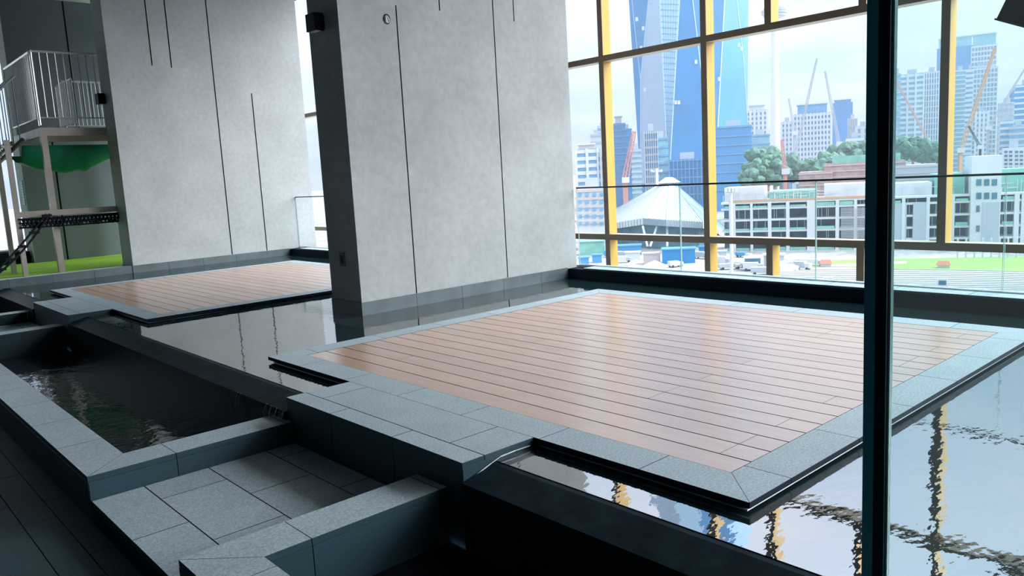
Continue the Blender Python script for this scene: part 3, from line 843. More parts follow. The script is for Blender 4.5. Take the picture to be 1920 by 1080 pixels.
# crystal tower: faceted glass body
def crystal():
    D = 640.0
    F = Frame(1300, D)
    def P(u, v, y):
        x, z = F.loc(u, v); s = 1 + y / D
        return F.pt(x * s, y, EYE.z + (z - EYE.z) * s)
    B = [P(1201, 345, 22), P(1254, 345, 0), P(1340, 345, 0), P(1410, 345, 24)]
    T = [P(1170, -140, 28), P(1230, -140, 4), P(1282, -140, 0), P(1366, -140, 3), P(1405, -140, 28)]
    L, R = P(1201, 150, 24), P(1394, 115, 26)
    K = [P(1400, 345, 80), P(1210, 345, 80)]; KT = [P(1395, -140, 84), P(1180, -140, 84)]
    t = thing('crystal_tower', tuple(F.pt(0, 0, GZ)), 'tallest tower, faceted blue glass, rising behind the second yellow mullion', 'building', 'towers of the far skyline')
    fac = [('glass_deep', [L, T[1], T[0]], 0), ('glass_lavender', [B[0], B[1], T[1], L], 0), ('glass_pale', [B[1], T[2], T[1]], 1),  # pale facet: reflected sky put into its colour
           ('glass_blue', [B[1], B[2], T[2]], 2), ('glass_mid', [B[2], T[3], T[2]], 2), ('glass_blue', [B[2], B[3], R, T[3]], 2), ('glass_deep', [R, T[4], T[3]], 0),
           ('glass_deep', [B[3], K[0], KT[0], T[4], R], 0), ('glass_deep', [K[0], K[1], KT[1], KT[0]], 0), ('glass_deep', [K[1], B[0], L, T[0], KT[1]], 0)]
    ctr = F.pt(0, 42, 60)
    for mt, pts, _ in fac:
        MB().poly(pts).build('facet', mt, t)
    # upper shaft
    S = [P(1200, -620, 34), P(1240, -620, 14), P(1284, -620, 10), P(1345, -620, 14), P(1380, -620, 36), P(1375, -620, 72), P(1205, -620, 72)]
    ring_ = T + KT
    for k in range(7):
        a, b = ring_[k], ring_[(k + 1) % 7]; c, d = S[(k + 1) % 7], S[k]
        MB().poly([a, b, c, d]).build('facet', ('glass_lavender', 'glass_pale', 'glass_blue', 'glass_mid', 'glass_deep', 'glass_deep', 'glass_deep')[k], t)
    MB().poly(S).build('roof', 'glass_deep', t)
    base = B + K
    m = MB()
    for k in range(6):
        a, b = base[k], base[(k + 1) % 6]
        m.poly([Vector((a.x, a.y, GZ)), Vector((b.x, b.y, GZ)), b, a])
    m.build('podium', 'glass_deep', t)
    # edge ribs of white metal along the facets
    for a, b, r in ((B[1], T[1], .45), (B[1], T[2], .45), (B[2], T[2], .35), (B[2], T[3], .45), (L, T[1], .4), (R, T[3], .4), (L, T[0], .3), (B[0], L, .3), (R, B[3], .3)):
        MB().bar(a, b, r, 5).build('edge_rib', 'glass_pale', t)
    # mullion grid on the pale facet
    m = MB(); tri = (B[1], T[2], T[1])
    n = 44
    for k in range(3, n + 1):
        s = k / n; a = tri[0].lerp(tri[2], s); b = tri[0].lerp(tri[1], s)
        off = -F.ey * 0.3; m.bar(a + off, b + off, 0.22, 4)
    for k in range(1, 7):
        b = tri[2].lerp(tri[1], k / 7); m.bar(tri[0] - F.ey * .3, b - F.ey * 0.3, 0.18, 4)
    m.build('mullion_grid', 'win_blue', t, kind='stuff')
    # pale panes
    def bary(tri_, a, b): return tri_[0] + (tri_[1] - tri_[0]) * a + (tri_[2] - tri_[0]) * b - F.ey * 0.25
    for u, v in ((1194, 36), (1202, 90), (1206, 53), (1305, 116), (1267, 192), (1273, 192), (1352, 102), (1356, 133), (1349, 148), (1391, 91), (1386, 84), (1230, 147), (1209, 168)):
        c = P(u, v, -0.6 if 1240 < u < 1350 else (8 if u > 1345 else 12))
        m = MB(); obox(m, c, F.ex, F.ey, F.ez, -1.0, 1.0, -0.2, 0.2, -1.5, 1.5); m.build('pane', 'bld_white', t)
crystal()
# telecommunication tower
def telecom():
    F = Frame(1454, 1300)
    t = thing('telecom_tower', tuple(F.pt(0, 0, GZ)), 'slender pale telecommunication tower with a ringed pod at the top', 'tower')
    def ringz(m, prof, n=18):
        for (r0, z0), (r1, z1) in zip(prof, prof[1:]):
            for k in range(n):
                a, b = 2 * math.pi * k / n, 2 * math.pi * (k + 1) / n
                m.poly([F.pt(r0 * math.cos(a), r0 * math.sin(a), z0), F.pt(r0 * math.cos(b), r0 * math.sin(b), z0), F.pt(r1 * math.cos(b), r1 * math.sin(b), z1), F.pt(r1 * math.cos(a), r1 * math.sin(a), z1)])
        return m
    z = lambda v: F.loc(1454, v)[1]
    ringz(MB(), [(7.5, GZ), (6.8, z(250)), (5.2, z(40)), (5.0, z(34))]).build('shaft', 'bld_white', t)
    for k, (r, v0, v1) in enumerate(((12, 34, 31), (17, 31, 27.5), (19.5, 26.5, 23), (20, 22, 18.5), (16, 17.5, 14))):
        ringz(MB(), [(0.1, z(v0)), (r - 1, z(v0)), (r, z(v1)), (0.1, z(v1))]).build('pod_ring', 'bld_grey', t)
    ringz(MB(), [(9, z(34)), (14, z(14)), (9, z(6)), (2.5, z(2)), (1.2, z(-60))]).build('pod_core', 'bld_white', t)
telecom()
# right of the crystal tower
tower('apartment_tower', 1399, 1438, 206, 900, 'white gridded tower right of the crystal tower', 'win_blue', 'bld_white', fh=5, bh=.45, piers=5, crown=(4, 'bld_white', 3))
tower('office_block', 1404, 1443, 252, 620, 'teal glass block below the white gridded tower', 'win_teal', 'win_blue', fh=6, bh=.15)
tower('apartment_tower', 1465, 1486, 228, 820, 'narrow white tower behind the leftmost grey crane', 'win_blue', 'bld_white', fh=4.5, bh=.5, piers=3)
tower('apartment_tower', 1488, 1558, 212, 700, 'wide white residential tower with dense window grid and blue crown', 'win_blue', 'bld_white', fh=4.2, bh=.46, piers=11, pierw=.22, crown=(7, 'win_blue', 3))
tower('office_tower', 1561, 1599, 192, 1000, 'plain dark blue slab tower beside the wide residential tower', 'glass_blue', None, crown=(3, 'glass_deep', 2))
tower('office_tower', 1590, 1607, 222, 850, 'rounded white slim tower before the blue slab tower', 'bld_white', 'bld_grey', fh=9, bh=.1, piers=4, pierw=.2)
tower('office_tower', 1605, 1630, 236, 800, 'white stepped tower left of the dark door post', 'win_teal', 'bld_white', fh=6, bh=.35, piers=2)
tower('office_block', 1587, 1618, 258, 640, 'low white banded block under the stepped tower', 'win_blue', 'bld_white', fh=4, bh=.5)
tower('glass_tower', 1677, 1689, 138, 760, 'narrow green glass tower edge right of the dark door post', 'win_teal', 'bld_grey', fh=5, bh=.2)
tower('apartment_tower', 1687, 1733, 138, 780, 'white banded tower behind the door glass', 'win_teal', 'bld_white', fh=4.4, bh=.5, piers=3, pierw=.12)
tower('apartment_tower', 1733, 1761, 134, 820, 'white tower with vertical stripes left of the right yellow mullion', 'win_blue', 'bld_white', fh=5, bh=.2, piers=6, pierw=.25)
tower('office_block', 1652, 1680, 245, 600, 'low pale block low behind the door glass', 'win_teal', 'bld_white', fh=4, bh=.5)
tower('glass_tower', 1757, 1825, 88, 1190, 'dark teal glass tower with flat crown behind the right mullion', 'glass_deep', None, crown=(12, 'win_teal', 2))
tower('glass_tower', 1822, 1869, 84, 1080, 'gridded twin of the dark teal tower with flat crown', 'win_blue', 'bld_white', fh=5.5, bh=.35, piers=8, pierw=.12, crown=(12, 'win_teal', 1))
tower('apartment_tower', 1788, 1812, 131, 900, 'pale green tower immediately right of the right mullion', 'win_teal', 'bld_white', fh=4.2, bh=.3)
tower('apartment_tower', 1812, 1826, 129, 890, 'white banded strip of tower before the dark teal tower', 'win_blue', 'bld_white', fh=4.6, bh=.55)
tower('apartment_tower', 1826, 1871, 126, 845, 'broad pale green tower behind the orange crane', 'win_teal', 'bld_white', fh=4.2, bh=.35, piers=7, pierw=.12, crown=(3, 'bld_white', 3))
tower('apartment_tower', 1830, 1853, 208, 800, 'white lower block in front of the broad pale green tower', 'win_teal', 'bld_white', fh=4.2, bh=.5, piers=3)
tower('office_tower', 1893, 1910, 170, 900, 'blue tower behind the rightmost grey crane', 'glass_mid', 'win_blue', fh=6, bh=.2)
tower('apartment_tower', 1904, 1945, 158, 760, 'blue banded tower at the right edge of the view', 'glass_mid', 'bld_white', fh=4.4, bh=.35)
tower('apartment_tower', 1872, 1904, 192, 820, 'white low tower beside the blue banded one', 'bld_white', 'bld_grey', fh=5, bh=.3, piers=4, pierw=.1)
tower('office_block', 1876, 1900, 226, 700, 'grey banded block before the white low tower', 'win_blue', 'bld_white', fh=4.2, bh=.45)
tower('office_block', 1893, 1925, 236, 690, 'dark blue block low at the right edge of the skyline', 'win_blue', 'bld_grey', fh=4.2, bh=.4)

# cranes with lattice jibs
def crane(u0, v0, u1, v1, dist, mat, label, ub=None, vb=None, wd=1.6):
    a, b = at(u0, v0, dist), at(u1, v1, dist)           # jib foot, jib tip
    t = thing('tower_crane', (a.x, a.y, GZ), label, 'crane', 'cranes above the site')
    d = (b - a); L = d.length; d.normalize()
    view = (a - EYE).normalized(); side = d.cross(view).normalized(); dep = side.cross(d)
    for s, q_ in ((1, 1), (-1, 1), (0, -1)):
        MB().bar(a + side * s * wd * .5 + dep * q_ * wd * .4, b + side * s * wd * .25 + dep * q_ * wd * .2, wd * .13, 4).build('jib_chord', mat, t)
    m = MB(); n = max(8, int(L / (wd * 1.4)))
    for k in range(n):
        s = 1 if k % 2 else -1
        f0 = 1 - .5 * k / n; f1 = 1 - .5 * (k + 1) / n
        m.bar(a + d * (L * k / n) + side * s * wd * .5 * f0 + dep * wd * .4 * f0, a + d * (L * (k + 1) / n) - side * s * wd * .5 * f1 + dep * wd * .4 * f1, wd * .07, 4)
    m.build('jib_lacing', mat, t, kind='stuff')
    MB().bar(a, (a.x, a.y, GZ), wd * .55, 4).build('mast', mat, t)
    m = MB(); obox(m, a, Vector((view.y, -view.x, 0)), Vector((view.x, view.y, 0)), Vector((0, 0, 1)), -min(wd, 1.6), min(wd, 1.6) * 1.4, -wd, wd, -min(wd, 1.6) * .8, min(wd, 1.6) * .9); m.build('cab', 'bld_white', t)
    return t
crane(1172, 338, 1189, 246, 420, 'crane_red', 'red and white lattice crane left of the crystal tower', wd=3.2)
crane(1490, 250, 1479, 184, 600, 'crane_grey', 'short grey crane jib leftmost above the wide residential tower')
crane(1490, 296, 1532, 109, 560, 'crane_grey', 'long grey crane jib leaning right above the wide residential tower', wd=1.8)
crane(1573, 270, 1547, 133, 560, 'crane_grey', 'grey crane jib leaning left beside the blue slab tower', wd=1.8)
crane(1752, 285, 1660, 114, 600, 'crane_red', 'pale red crane jib behind the door glass', wd=1.4)
crane(1801, 282, 1866, 90, 520, 'crane_orange', 'orange crane jib crossing the broad pale green tower', wd=2.2)
crane(1853, 240, 1921, 130, 700, 'crane_grey', 'grey crane jib at the right edge of the skyline', wd=1.6)
crane(1838, 276, 1816, 236, 420, 'rail_metal', 'small dark crane on the white building roof', wd=1.0)
crane(1472, 322, 1466, 262, 430, 'crane_red', 'small red crane standing in the green hill', wd=2.0)

# wooded hill
def tree(u, v, dist, r, label, seed):
    rr = random.Random(seed); c = at(u, v, dist)
    t = thing('tree', (c.x, c.y, GZ), label, 'tree', 'trees on the hill')
    MB().bar((c.x, c.y, GZ), c, r * .08, 6).build('trunk', 'site_rust', t)
    import bmesh
    bm = bmesh.new()
    for k in range(20):
        ang = rr.uniform(0, 6.28); q_ = rr.uniform(0, .75) * r
        mat_ = Matrix.Translation(c + Vector((math.cos(ang) * q_, math.sin(ang) * q_, rr.uniform(-.5, .5) * r))) @ Matrix.Scale(rr.uniform(.22, .42) * r, 4)
        bmesh.ops.create_icosphere(bm, subdivisions=2, radius=1, matrix=mat_)
    for v_ in bm.verts: v_.co += Vector((rr.uniform(-1, 1), rr.uniform(-1, 1), rr.uniform(-1, 1))) * r * .07
    me = bpy.data.meshes.new('crown'); bm.to_mesh(me); bm.free(); me.materials.append(MATS['leaf'])
    o = bpy.data.objects.new('crown', me); COL.objects.link(o); o.parent = t
    o.location = (-c.x, -c.y, -GZ)
    return t
TS = [(1416, 318, 470, 9), (1428, 304, 480, 10), (1440, 298, 490, 10), (1452, 303, 480, 10), (1464, 312, 470, 10), (1476, 318, 470, 9), (1436, 320, 450, 9), (1455, 324, 450, 9),
      (1408, 330, 440, 8), (1544, 318, 460, 9), (1556, 310, 470, 9), (1570, 306, 480, 9), (1584, 296, 500, 9), (1600, 290, 500, 9), (1614, 286, 500, 9),
      (1660, 276, 520, 9), (1676, 282, 500, 9), (1694, 280, 500, 9), (1712, 280, 500, 9), (1730, 284, 500, 9), (1748, 288, 480, 8), (1500, 318, 470, 8), (1520, 316, 480, 8)]
ORD = 'first second third fourth fifth sixth seventh eighth ninth tenth eleventh twelfth thirteenth fourteenth fifteenth sixteenth seventeenth eighteenth nineteenth twentieth twenty-first twenty-second twenty-third twenty-fourth twenty-fifth twenty-sixth twenty-seventh'.split()
for k, (u, v, d, r) in enumerate(TS):
    tree(u, v, d, r, 'dark green hill tree, %s from the left along the wooded ridge' % ORD[sorted(x[0] for x in TS).index(u)], 50 + k)

# domed stadium with ribbed tent roof
def stadium_roof():
    F = Frame(1262, 330)
    t = thing('tent_roof_stadium', tuple(F.pt(0, 0, GZ)), 'stadium hall with ribbed pale tent roof below the crystal tower', 'stadium', 'low buildings near the site')
    xa, za = F.loc(1254, 336)
    def P(u, v, y):
        x, z = F.loc(u, v); s = 1 + y / 330.0
        return F.pt(x * s, y, EYE.z + (z - EYE.z) * s)
    ap = P(1254, 336, 18)
    eave = [P(1093, 428, 30), P(1206, 409, -6), P(1249, 412, -12), P(1318, 416, -6), P(1372, 436, 30), P(1320, 400, 60), P(1150, 400, 60)]
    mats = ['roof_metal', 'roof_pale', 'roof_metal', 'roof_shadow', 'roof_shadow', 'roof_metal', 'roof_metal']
    for k in range(7):
        a, b = eave[k], eave[(k + 1) % 7]
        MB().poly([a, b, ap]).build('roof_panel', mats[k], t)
        m = MB(); n = 14 if k in (0, 2, 3) else 4
        for j in range(n + 1):
            e = a.lerp(b, j / n); m.bar(e - F.ey * .1 + Vector((0, 0, .15)), ap.lerp(e, .06) - F.ey * .1 + Vector((0, 0, .15)), 0.16, 4)
        m.build('roof_ribs', 'bld_white' if k != 3 else 'roof_metal', t, kind='stuff')
    for k in range(7):
        a, b = eave[k], eave[(k + 1) % 7]
        dz = Vector((0, 0, 2.6)); MB().poly([a - dz, b - dz, b, a]).build('fascia', 'bld_white', t)
        m = MB(); n = 22
        for j in range(n):
            e = a.lerp(b, j / n) - F.ey * .15; m.bar(e, e - dz, 0.14, 4)
        m.build('fascia_posts', 'roof_shadow', t, kind='stuff')
        ai, bi = a.lerp(Vector((ap.x, ap.y, a.z)), .12), b.lerp(Vector((ap.x, ap.y, b.z)), .12)
        MB().poly([Vector((ai.x, ai.y, GZ)), Vector((bi.x, bi.y, GZ)), bi - dz, ai - dz]).build('hall_wall', 'site_dark', t)
    MB().bar(ap - Vector((0, 0, 1.5)), ap + Vector((0, 0, .8)), 5.0, 10, 1.5).build('roof_cap', 'bld_white', t)
    for u0, u1, mt in ((1205, 1214, 'bld_white'), (1232, 1219, 'bld_white'), (1251, 1251, 'bld_white')):
        MB().bar(P(u0, 424, -8), P(u1, 462, -14), .45, 6).build('strut', mt, t)
stadium_roof()

# long concrete frame under construction
def frame_building():
    F = Frame(1560, 300)
    t = thing('construction_frame', tuple(F.pt(0, 0, GZ)), 'long white concrete building frame under construction behind the balustrade', 'building', 'low buildings near the site')
    z = lambda v: F.loc(1443, v)[1]
    X = lambda u: F.loc(u, 400)[0]
    levels = [z(378), z(389.5), z(411), z(432), z(452), z(470)]
    x0, x1 = X(1352), X(1960)
    for k, lv in enumerate(levels):
        F.box(MB(), x0, x1, 0, 22, lv - .55, lv + .15).build('floor_slab', 'bld_white', t)
    F.box(MB(), x0, x1, 9, 22, GZ, levels[0]).build('inner_wall', 'site_dark', t)
    for u, w_ in ((1373, 1.1), (1409, .45), (1443, .6), (1477, .6), (1570, .6), (1604, .5), (1668, .5), (1694, .5), (1740, .5), (1786, .6), (1906, .7), (1918, .5), (1940, .6)):
        F.box(MB(), X(u) - w_, X(u) + w_, -0.3, .9, GZ, levels[0]).build('column', 'bld_white', t)
    for a, b, v in ((1513, 1528, 0), (1676, 1700, 1), (1712, 1740, 2)):
        F.box(MB(), X(a), X(b), -0.25, 2, GZ, levels[0 if v == 0 else 1]).build('infill_wall', 'bld_white' if v == 0 else 'bld_grey', t)
    F.box(MB(), X(1818), X(1874), -1.6, 14, GZ, F.loc(1846, 292)[1]).build('stair_core', 'bld_white', t)
    for k in range(3):
        for v in (336, 361):
            xx, zz = F.loc(1829 + 14.5 * k, v)
            F.box(MB(), xx, xx + 1.5, -1.75, -1.5, zz - 2.1, zz).build('core_window', 'site_dark', t)
    for v in (385, 422):
        xx, zz = F.loc(1829, v); F.box(MB(), xx, xx + 1.0, -1.75, -1.5, zz - 2.1, zz).build('core_window', 'site_dark', t)
    F.box(MB(), X(1840), X(1872), -1.75, -1.55, GZ, F.loc(1850, 379)[1]).build('core_screen', 'bld_grey', t)
    # netting along the slab edges, formwork and props
    for u0, u1 in ((1358, 1406), (1412, 1440), (1446, 1474), (1480, 1512), (1531, 1566), (1573, 1601), (1652, 1690), (1790, 1816), (1878, 1902)):
        for lv in (0, 2, 4):
            h = rnd.uniform(.6, 1.3)
            F.box(MB(), X(u0) + .2, X(u1) - .2, -.12, -.04, levels[lv + (1 if lv < 5 else 0)] + .15, levels[lv + (1 if lv < 5 else 0)] + .15 + h).build('edge_net', 'net_green', t)
    m = MB()
    for k in range(120):
        x = x0 + (x1 - x0) * rnd.random(); lv = rnd.choice((0, 1, 1, 2, 3)); zt = levels[lv] - .55; zb = levels[lv + 1] + .15
        F.box(m, x, x + .14, 1.0, 1.14, zb, zt)
    m.build('props', 'bld_grey', t, kind='stuff')
    m = MB()
    for i in range(26):
        for j in range(22):
            xx, zz = F.loc(1577 + i * 1.75, 389 + j * 2.6)
            F.box(m, xx, xx + .2, -.5, -.36, zz - .34, zz - .08)
    m.build('block_screen', 'bld_white', t, kind='stuff')
    # roof level works
    F.box(MB(), x0 + 3, X(1625), -.2, .1, levels[0] + .15, levels[0] + .9).build('roof_edge_net', 'crane_orange', t)
    for u0, u1, v0, v1, mt in ((1356, 1432, 352, 378, 'bld_white'), (1440, 1530, 358, 376, 'net_green'), (1545, 1640, 345, 368, 'bld_white'), (1650, 1750, 344, 366, 'bld_white'), (1755, 1812, 326, 360, 'net_green'), (1876, 1960, 316, 350, 'net_green')):
        xa, za = F.loc(u0, (v0 + v1) / 2); xb, _ = F.loc(u1, (v0 + v1) / 2); zt = F.loc((u0 + u1) / 2, v0)[1]
        F.box(MB(), xa, xb, 4, 18, levels[0] + .15, zt).build('rooftop_works', mt, t)
    m = MB()
    for k in range(90):
        x = x0 + (x1 - x0) * rnd.random(); h = rnd.uniform(1.5, 4.5)
        F.box(m, x, x + .15, 3.6, 3.75, levels[0], levels[0] + h)
        if k % 2: F.box(m, x, x + rnd.uniform(2, 6), 3.6, 3.75, levels[0] + h * .8, levels[0] + h * .8 + .15)
    m.build('scaffold', 'bld_white', t, kind='stuff')
    # brown shell of the building behind
    t2 = thing('brick_shell', tuple(F.pt(0, 40, GZ)), 'brownish unfinished building shell above the construction frame roof', 'building', 'low buildings near the site')
    F2 = Frame(1590, 380)
    for a, b, v, mt in ((1498, 1560, 322, 'site_rust'), (1545, 1700, 304, 'site_rust'), (1640, 1760, 310, 'bld_grey')):
        xa, _ = F2.loc(a, v); xb, _ = F2.loc(b, v); zt = F2.loc((a + b) / 2, v)[1]
        y0 = {1498: 0, 1545: 4, 1640: 2}[a]
        F2.box(MB(), xa, xb, y0, y0 + 20, GZ, zt).build('wall', mt, t2)
        for k in range(4):
            F2.box(MB(), xa - .3, xb + .3, y0 - .4, y0, zt - 1 - 2.6 * k, zt - .6 - 2.6 * k).build('course', 'bld_pink', t2)
    xa, _ = F2.loc(1560, 298); xb, _ = F2.loc(1690, 298); zt = F2.loc(1620, 290)[1]
    F2.box(MB(), xa, xb, 6, 18, F2.loc(1620, 306)[1], zt).build('green_roof_sheet', 'net_green', t2)
frame_building()
wb = tower('apartment_block', 1879, 1922, 277, 430, 'white low block with small dark windows at the right above the site', 'bld_white', None, crown=None, depth=18, group='low buildings near the site')
F = Frame(1900.5, 430)
for c, u in enumerate((1883, 1892, 1903, 1912)):
    for k in range(5):
        xx, z = F.loc(u, 283 + k * 7.5)
        F.box(MB(), xx, xx + 1.3, -.15, .05, z - 1.0, z).build('window', 'site_dark', wb)

# floodlight mast and yard lamp post
def mast(u, vt, vb, dist, head, label):
    a, b = at(u, vb, dist), at(u, vt, dist)
    t = thing('light_mast', (a.x, a.y, GZ), label, 'mast')
    MB().bar((a.x, a.y, GZ), b, dist * .0024, 10, dist * .0016).build('pole', 'bld_white', t)
    F = Frame(u, dist)
    for k in range(head):
        x, z = F.loc(u - 9 + 18 * k / max(head - 1, 1), vt + 4)
        F.box(MB(), x - .5, x + .5, -.6, .2, z - .5, z + .5).build('lamp_head', 'bld_white', t)
    x0_, z0_ = F.loc(u - 10, vt + 4); x1_, z1_ = F.loc(u + 10, vt + 4)
    F.box(MB(), x0_, x1_, 0.2, .5, z0_ - .8, z0_ + .1).build('cross_arm', 'bld_white', t)
mast(1371, 352, 512, 210, 4, 'tall white floodlight mast standing before the construction frame')
mast(1231, 316, 350, 360, 2, 'thin white lamp mast left of the tent roof')

# construction yard: sheds, containers, heaps
def yard_box(name, u0, u1, vt, vb, mat, label, cat, roof=None, dep=6):
    dist = (EYE.z - GZ) / max(0.02, (vb - (400.2 - .0551 * ((u0 + u1) / 2 + 382.3))) / FPX) * 0.96
    F = Frame((u0 + u1) / 2, dist)
    x0, zt = F.loc(u0, vt); x1, _ = F.loc(u1, vt); zt = F.loc((u0 + u1) / 2, vt)[1]
    t = thing(name, tuple(F.pt(0, 0, GZ)), label, cat)
    F.box(MB(), x0, x1, 0, dep, GZ, zt - .4).build('walls', mat, t)
    F.box(MB(), x0 - .3, x1 + .3, -.3, dep + .3, zt - .4, zt).build('roof', roof or mat, t)
    return t
yard_box('site_shed', 1241, 1303, 466, 482, 'blue_roof', 'long bright blue site shed in the yard behind the glass', 'shed', 'glass_mid')
yard_box('site_shed', 1150, 1202, 460, 470, 'glass_mid', 'pale blue site shed under the tent roof', 'shed')
yard_box('site_shed', 1086, 1133, 452, 470, 'net_green', 'green netted shed beside the middle wall corner', 'shed')
yard_box('container', 1085, 1104, 482, 492, 'glass_mid', 'small blue container at the wall corner', 'container', dep=3)
yard_box('container', 1110, 1128, 477, 484, 'glass_mid', 'blue container left of the first mullion foot', 'container', dep=3)
yard_box('container', 1172, 1200, 472, 479, 'bld_white', 'white container before the pale blue shed', 'container', dep=3)
yard_box('container', 1206, 1238, 474, 484, 'bld_pink', 'pinkish container beside the bright blue shed', 'container', dep=3)
yard_box('container', 1310, 1330, 462, 468, 'blue_roof', 'small blue container behind the second mullion', 'container', dep=3)
yard_box('truck_shed', 1347, 1362, 470, 478, 'bld_grey', 'grey shed right of the second mullion', 'shed', dep=3)
yard_box('truck_shed', 1396, 1426, 482, 489, 'site_dark', 'low dark canopy right of the floodlight mast', 'canopy', 'bld_white', dep=4)
yard_box('truck_shed', 1432, 1470, 477, 482, 'bld_grey', 'long low grey canopy beside the third mullion stub', 'canopy', 'bld_white', dep=4)
rn = random.Random(11)
CL = [(1143, 480, 'blue'), (1160, 490, 'white'), (1168, 481, 'grey'), (1262, 496, 'white'),
      (1312, 479, 'grey'), (1352, 489, 'white'), (1364, 497, 'grey'), (1385, 492, 'white'), (1392, 474, 'blue'), (1410, 498, 'white'), (1428, 504, 'grey'),
      (1466, 489, 'white'), (1474, 501, 'grey'), (1490, 484, 'white'), (1505, 492, 'grey'), (1522, 484, 'white')]
for k, (u, v, cname) in enumerate(CL):
    dist = (EYE.z - GZ) / ((v - (400.2 - .0551 * (u + 382.3))) / FPX)
    F = Frame(u, dist, rn.uniform(-50, 50)); L, H = rn.uniform(4.5, 8), rn.uniform(1.7, 2.8)
    mt = {'white': 'bld_white', 'blue': 'glass_mid', 'grey': 'bld_grey'}[cname]
    t = thing('site_truck', tuple(F.pt(0, 0, GZ)), '%s site truck in the yard, %s from the left' % (cname, ORD[k]), 'truck', 'trucks in the construction yard')
    F.box(MB(), -L / 2, L / 2 - 1.6, -1.1, 1.1, GZ + .6, GZ + H).build('load_box', mt, t)
    F.box(MB(), L / 2 - 1.55, L / 2, -1.0, 1.0, GZ + .6, GZ + H * .8).build('cab', 'bld_white' if cname != 'white' else 'bld_grey', t)
    for wx in (-L / 3, L / 2 - .8):
        for wy in (-1.0, 1.0):
            c = F.pt(wx, wy, GZ + .45); MB().bar(c - F.ey * .15, c + F.ey * .15, .45, 8).build('wheel', 'rail_metal', t)
def heap(u, v, w_, mat, label):
    dist = (EYE.z - GZ) / ((v - (400.2 - .0551 * (u + 382.3))) / FPX)
    F = Frame(u, dist); m = MB(); n = 12; hw = w_ * dist / FPX / 2
    top = F.pt(0, 0, GZ + hw * .45)
    R0 = [F.pt(hw * math.cos(a) * rn.uniform(.85, 1.1), hw * .8 * math.sin(a), GZ) for a in [2 * math.pi * k / n for k in range(n)]]
    R1 = [p.lerp(top, .5) + Vector((rn.uniform(-1, 1), rn.uniform(-1, 1), rn.uniform(0, 1))) * hw * .06 for p in R0]
    for k in range(n):
        q_ = (k + 1) % n
        m.poly([R0[k], R0[q_], R1[q_], R1[k]]); m.poly([R1[k], R1[q_], top])
    o = m.build('soil_heap', mat, label=label, cat='heap')
heap(1117, 497, 20, 'track_pale', 'tan soil heap at the wall corner')
heap(1186, 490, 30, 'bld_white', 'pale sand heap right of the first mullion')
heap(1222, 494, 44, 'bld_grey', 'grey rubble heap in front of the pink container')
heap(1285, 500, 44, 'track_pale', 'tan soil heap left of the second mullion foot')
heap(1180, 500, 36, 'terrace', 'white gravel heap nearest the first mullion foot')

# old stadium: field, terraces, kiosks
def ground_pt(u, v, z=GZ):
    d = r_ * ((u - 960) / FPX) + d_ * ((v - 540) / FPX) + f_
    return EYE + d * ((z - EYE.z) / d.z)
fz = GZ + .05
MB().poly([ground_pt(1515, 498, fz), ground_pt(1990, 516, fz), ground_pt(1990, 480, fz), ground_pt(1700, 485, fz), ground_pt(1560, 488, fz)]).build(
    'sports_field', 'field_grass', label='green sports field of the old stadium at right below the city', cat='field')
MB().poly([ground_pt(1480, 500, fz + .05), ground_pt(1520, 498, fz + .05), ground_pt(1700, 489.5, fz + .05), ground_pt(1700, 494, fz + .05), ground_pt(1590, 500, fz + .05)]).build(
    'running_track', 'track_pale', label='pale tan running track at the field edge', cat='track')
def terraces():
    t = thing('stadium_terrace', tuple(ground_pt(1700, 515)), 'white stepped stadium terrace curving below the balustrade', 'terrace')
    n = 18
    for k in range(n):
        s = k / n
        pts = []
        for j in range(15):
            u = 1440 + j * 42
            c = (u - 1700) / 300
            v0 = 505 + s * 62 + 5 * c * c * (1 - s) + (u - 1700) * .006
            zt = GZ + .8 + 9.5 * s
            pts.append(ground_pt(u, v0, zt))
        m = MB()
        for a, b in zip(pts, pts[1:]):
            da = (Vector((a.x, a.y, 0)) - Vector((EYE.x, EYE.y, 0))).normalized(); db = (Vector((b.x, b.y, 0)) - Vector((EYE.x, EYE.y, 0))).normalized()
            a2, b2 = a - da * 5.5, b - db * 5.5
            lo = Vector((0, 0, -.75))
            m.poly([a, b, b2, a2][::-1]); m.poly([a + lo, b + lo, b, a])
        m.build('terrace_row', 'terrace', t)
        m = MB()
        for a, b in zip(pts, pts[1:]):
            w_ = (EYE - a); w_.z = 0; w_.normalize(); up_ = Vector((0, 0, .18)); m.bar(a + w_ * 2.0 + up_, b + w_ * 2.0 + up_, .13, 4)
        m.build('row_shade_bar', 'row_shade_grey', t)  # added grey bars: shadow lines of the rows put into shape and colour
terraces()
def kiosk(u, v, label):
    p = ground_pt(u, v + 6); dist = math.hypot(p.x, p.y); F = Frame(u, dist)
    t = thing('roof_kiosk', (p.x, p.y, GZ), label, 'kiosk')
    k = dist / FPX
    F.box(MB(), -9 * k, 9 * k, 0, 8 * k, GZ, GZ + 5 * k).build('walls', 'bld_white', t)
    m = MB(); z0, z1 = GZ + 5 * k, GZ + 12 * k
    c = [F.pt(-11 * k, -2 * k, z0), F.pt(11 * k, -2 * k, z0), F.pt(11 * k, 10 * k, z0), F.pt(-11 * k, 10 * k, z0)]
    ra, rb = F.pt(-8 * k, 4 * k, z1), F.pt(8 * k, 4 * k, z1)
    m.poly([c[0], c[1], rb, ra]); m.poly([c[2], c[3], ra, rb]); m.poly([c[1], c[2], rb]); m.poly([c[3], c[0], ra]); m.build('roof', 'kiosk_red', t)
kiosk(1549, 494, 'small red roofed kiosk by the running track')
kiosk(1774, 497, 'red roofed kiosk standing at the edge of the green field')
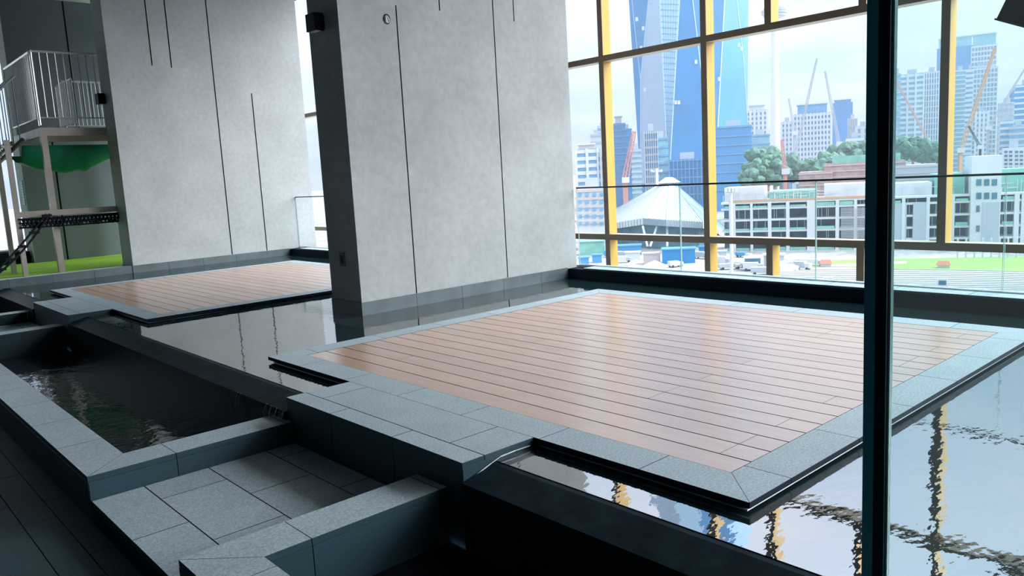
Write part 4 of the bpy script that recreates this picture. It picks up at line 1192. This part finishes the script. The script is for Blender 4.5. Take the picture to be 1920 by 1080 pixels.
def board(u, v, label):
    dist = 118.0; F = Frame(u, dist); x, z = F.loc(u, v); k = dist / FPX
    t = thing('score_board', tuple(F.pt(x, 0, z - 9 * k)), label, 'board')
    F.box(MB(), x - 8 * k, x + 8 * k, 0, .4, z - 6 * k, z + 7 * k).build('frame', 'bld_white', t)
    F.box(MB(), x - 5.5 * k, x + 5.5 * k, -.06, -.002, z - 4 * k, z + 3.5 * k).build('screen', 'site_dark', t)
    for s in (-5, 5): F.box(MB(), x + s * k - .1, x + s * k + .1, .1, .3, z - 30 * k, z - 6 * k).build('leg', 'bld_white', t)
board(1767, 530, 'white framed board with dark face on the terrace right of the door post')
board(1553, 527, 'white framed board on the terrace left of the door post')
# pale outfield wall posts behind the field
for k in range(9):
    p = ground_pt(1800 + 16 * k, 483); F = Frame(1800 + 16 * k, math.hypot(p.x, p.y))
    m = MB(); F.box(m, -.25, .25, 0, .4, GZ, GZ + 6)
    m.build('field_post', 'bld_white', label='thin white post behind the green field, %s from the left' % ORD[k], cat='post', group='posts behind the field')

# ------------------------------------------------------------------ humid haze over the town
hz = bpy.data.materials.new('haze'); hz.use_nodes = True
ht = hz.node_tree; ht.nodes.clear()
hv = ht.nodes.new('ShaderNodeVolumeScatter'); hv.inputs['Color'].default_value = (0.80, 0.90, 1.0, 1)
hv.inputs['Density'].default_value = 0.00024; hv.inputs['Anisotropy'].default_value = 0.2
ho = ht.nodes.new('ShaderNodeOutputMaterial'); 
ha = ht.nodes.new('ShaderNodeVolumeAbsorption'); ha.inputs['Color'].default_value = (0.5, 0.55, 0.6, 1); ha.inputs['Density'].default_value = 0.0002
hs = ht.nodes.new('ShaderNodeAddShader'); ht.links.new(hv.outputs[0], hs.inputs[0]); ht.links.new(ha.outputs[0], hs.inputs[1])
ht.links.new(hs.outputs[0], ho.inputs['Volume'])
MATS['haze'] = hz
MB().box(12, 1400, -900, 1400, GZ - 2, 260).build('haze', 'haze', kind='stuff', label='pale humid haze lying over the whole town', cat='haze')
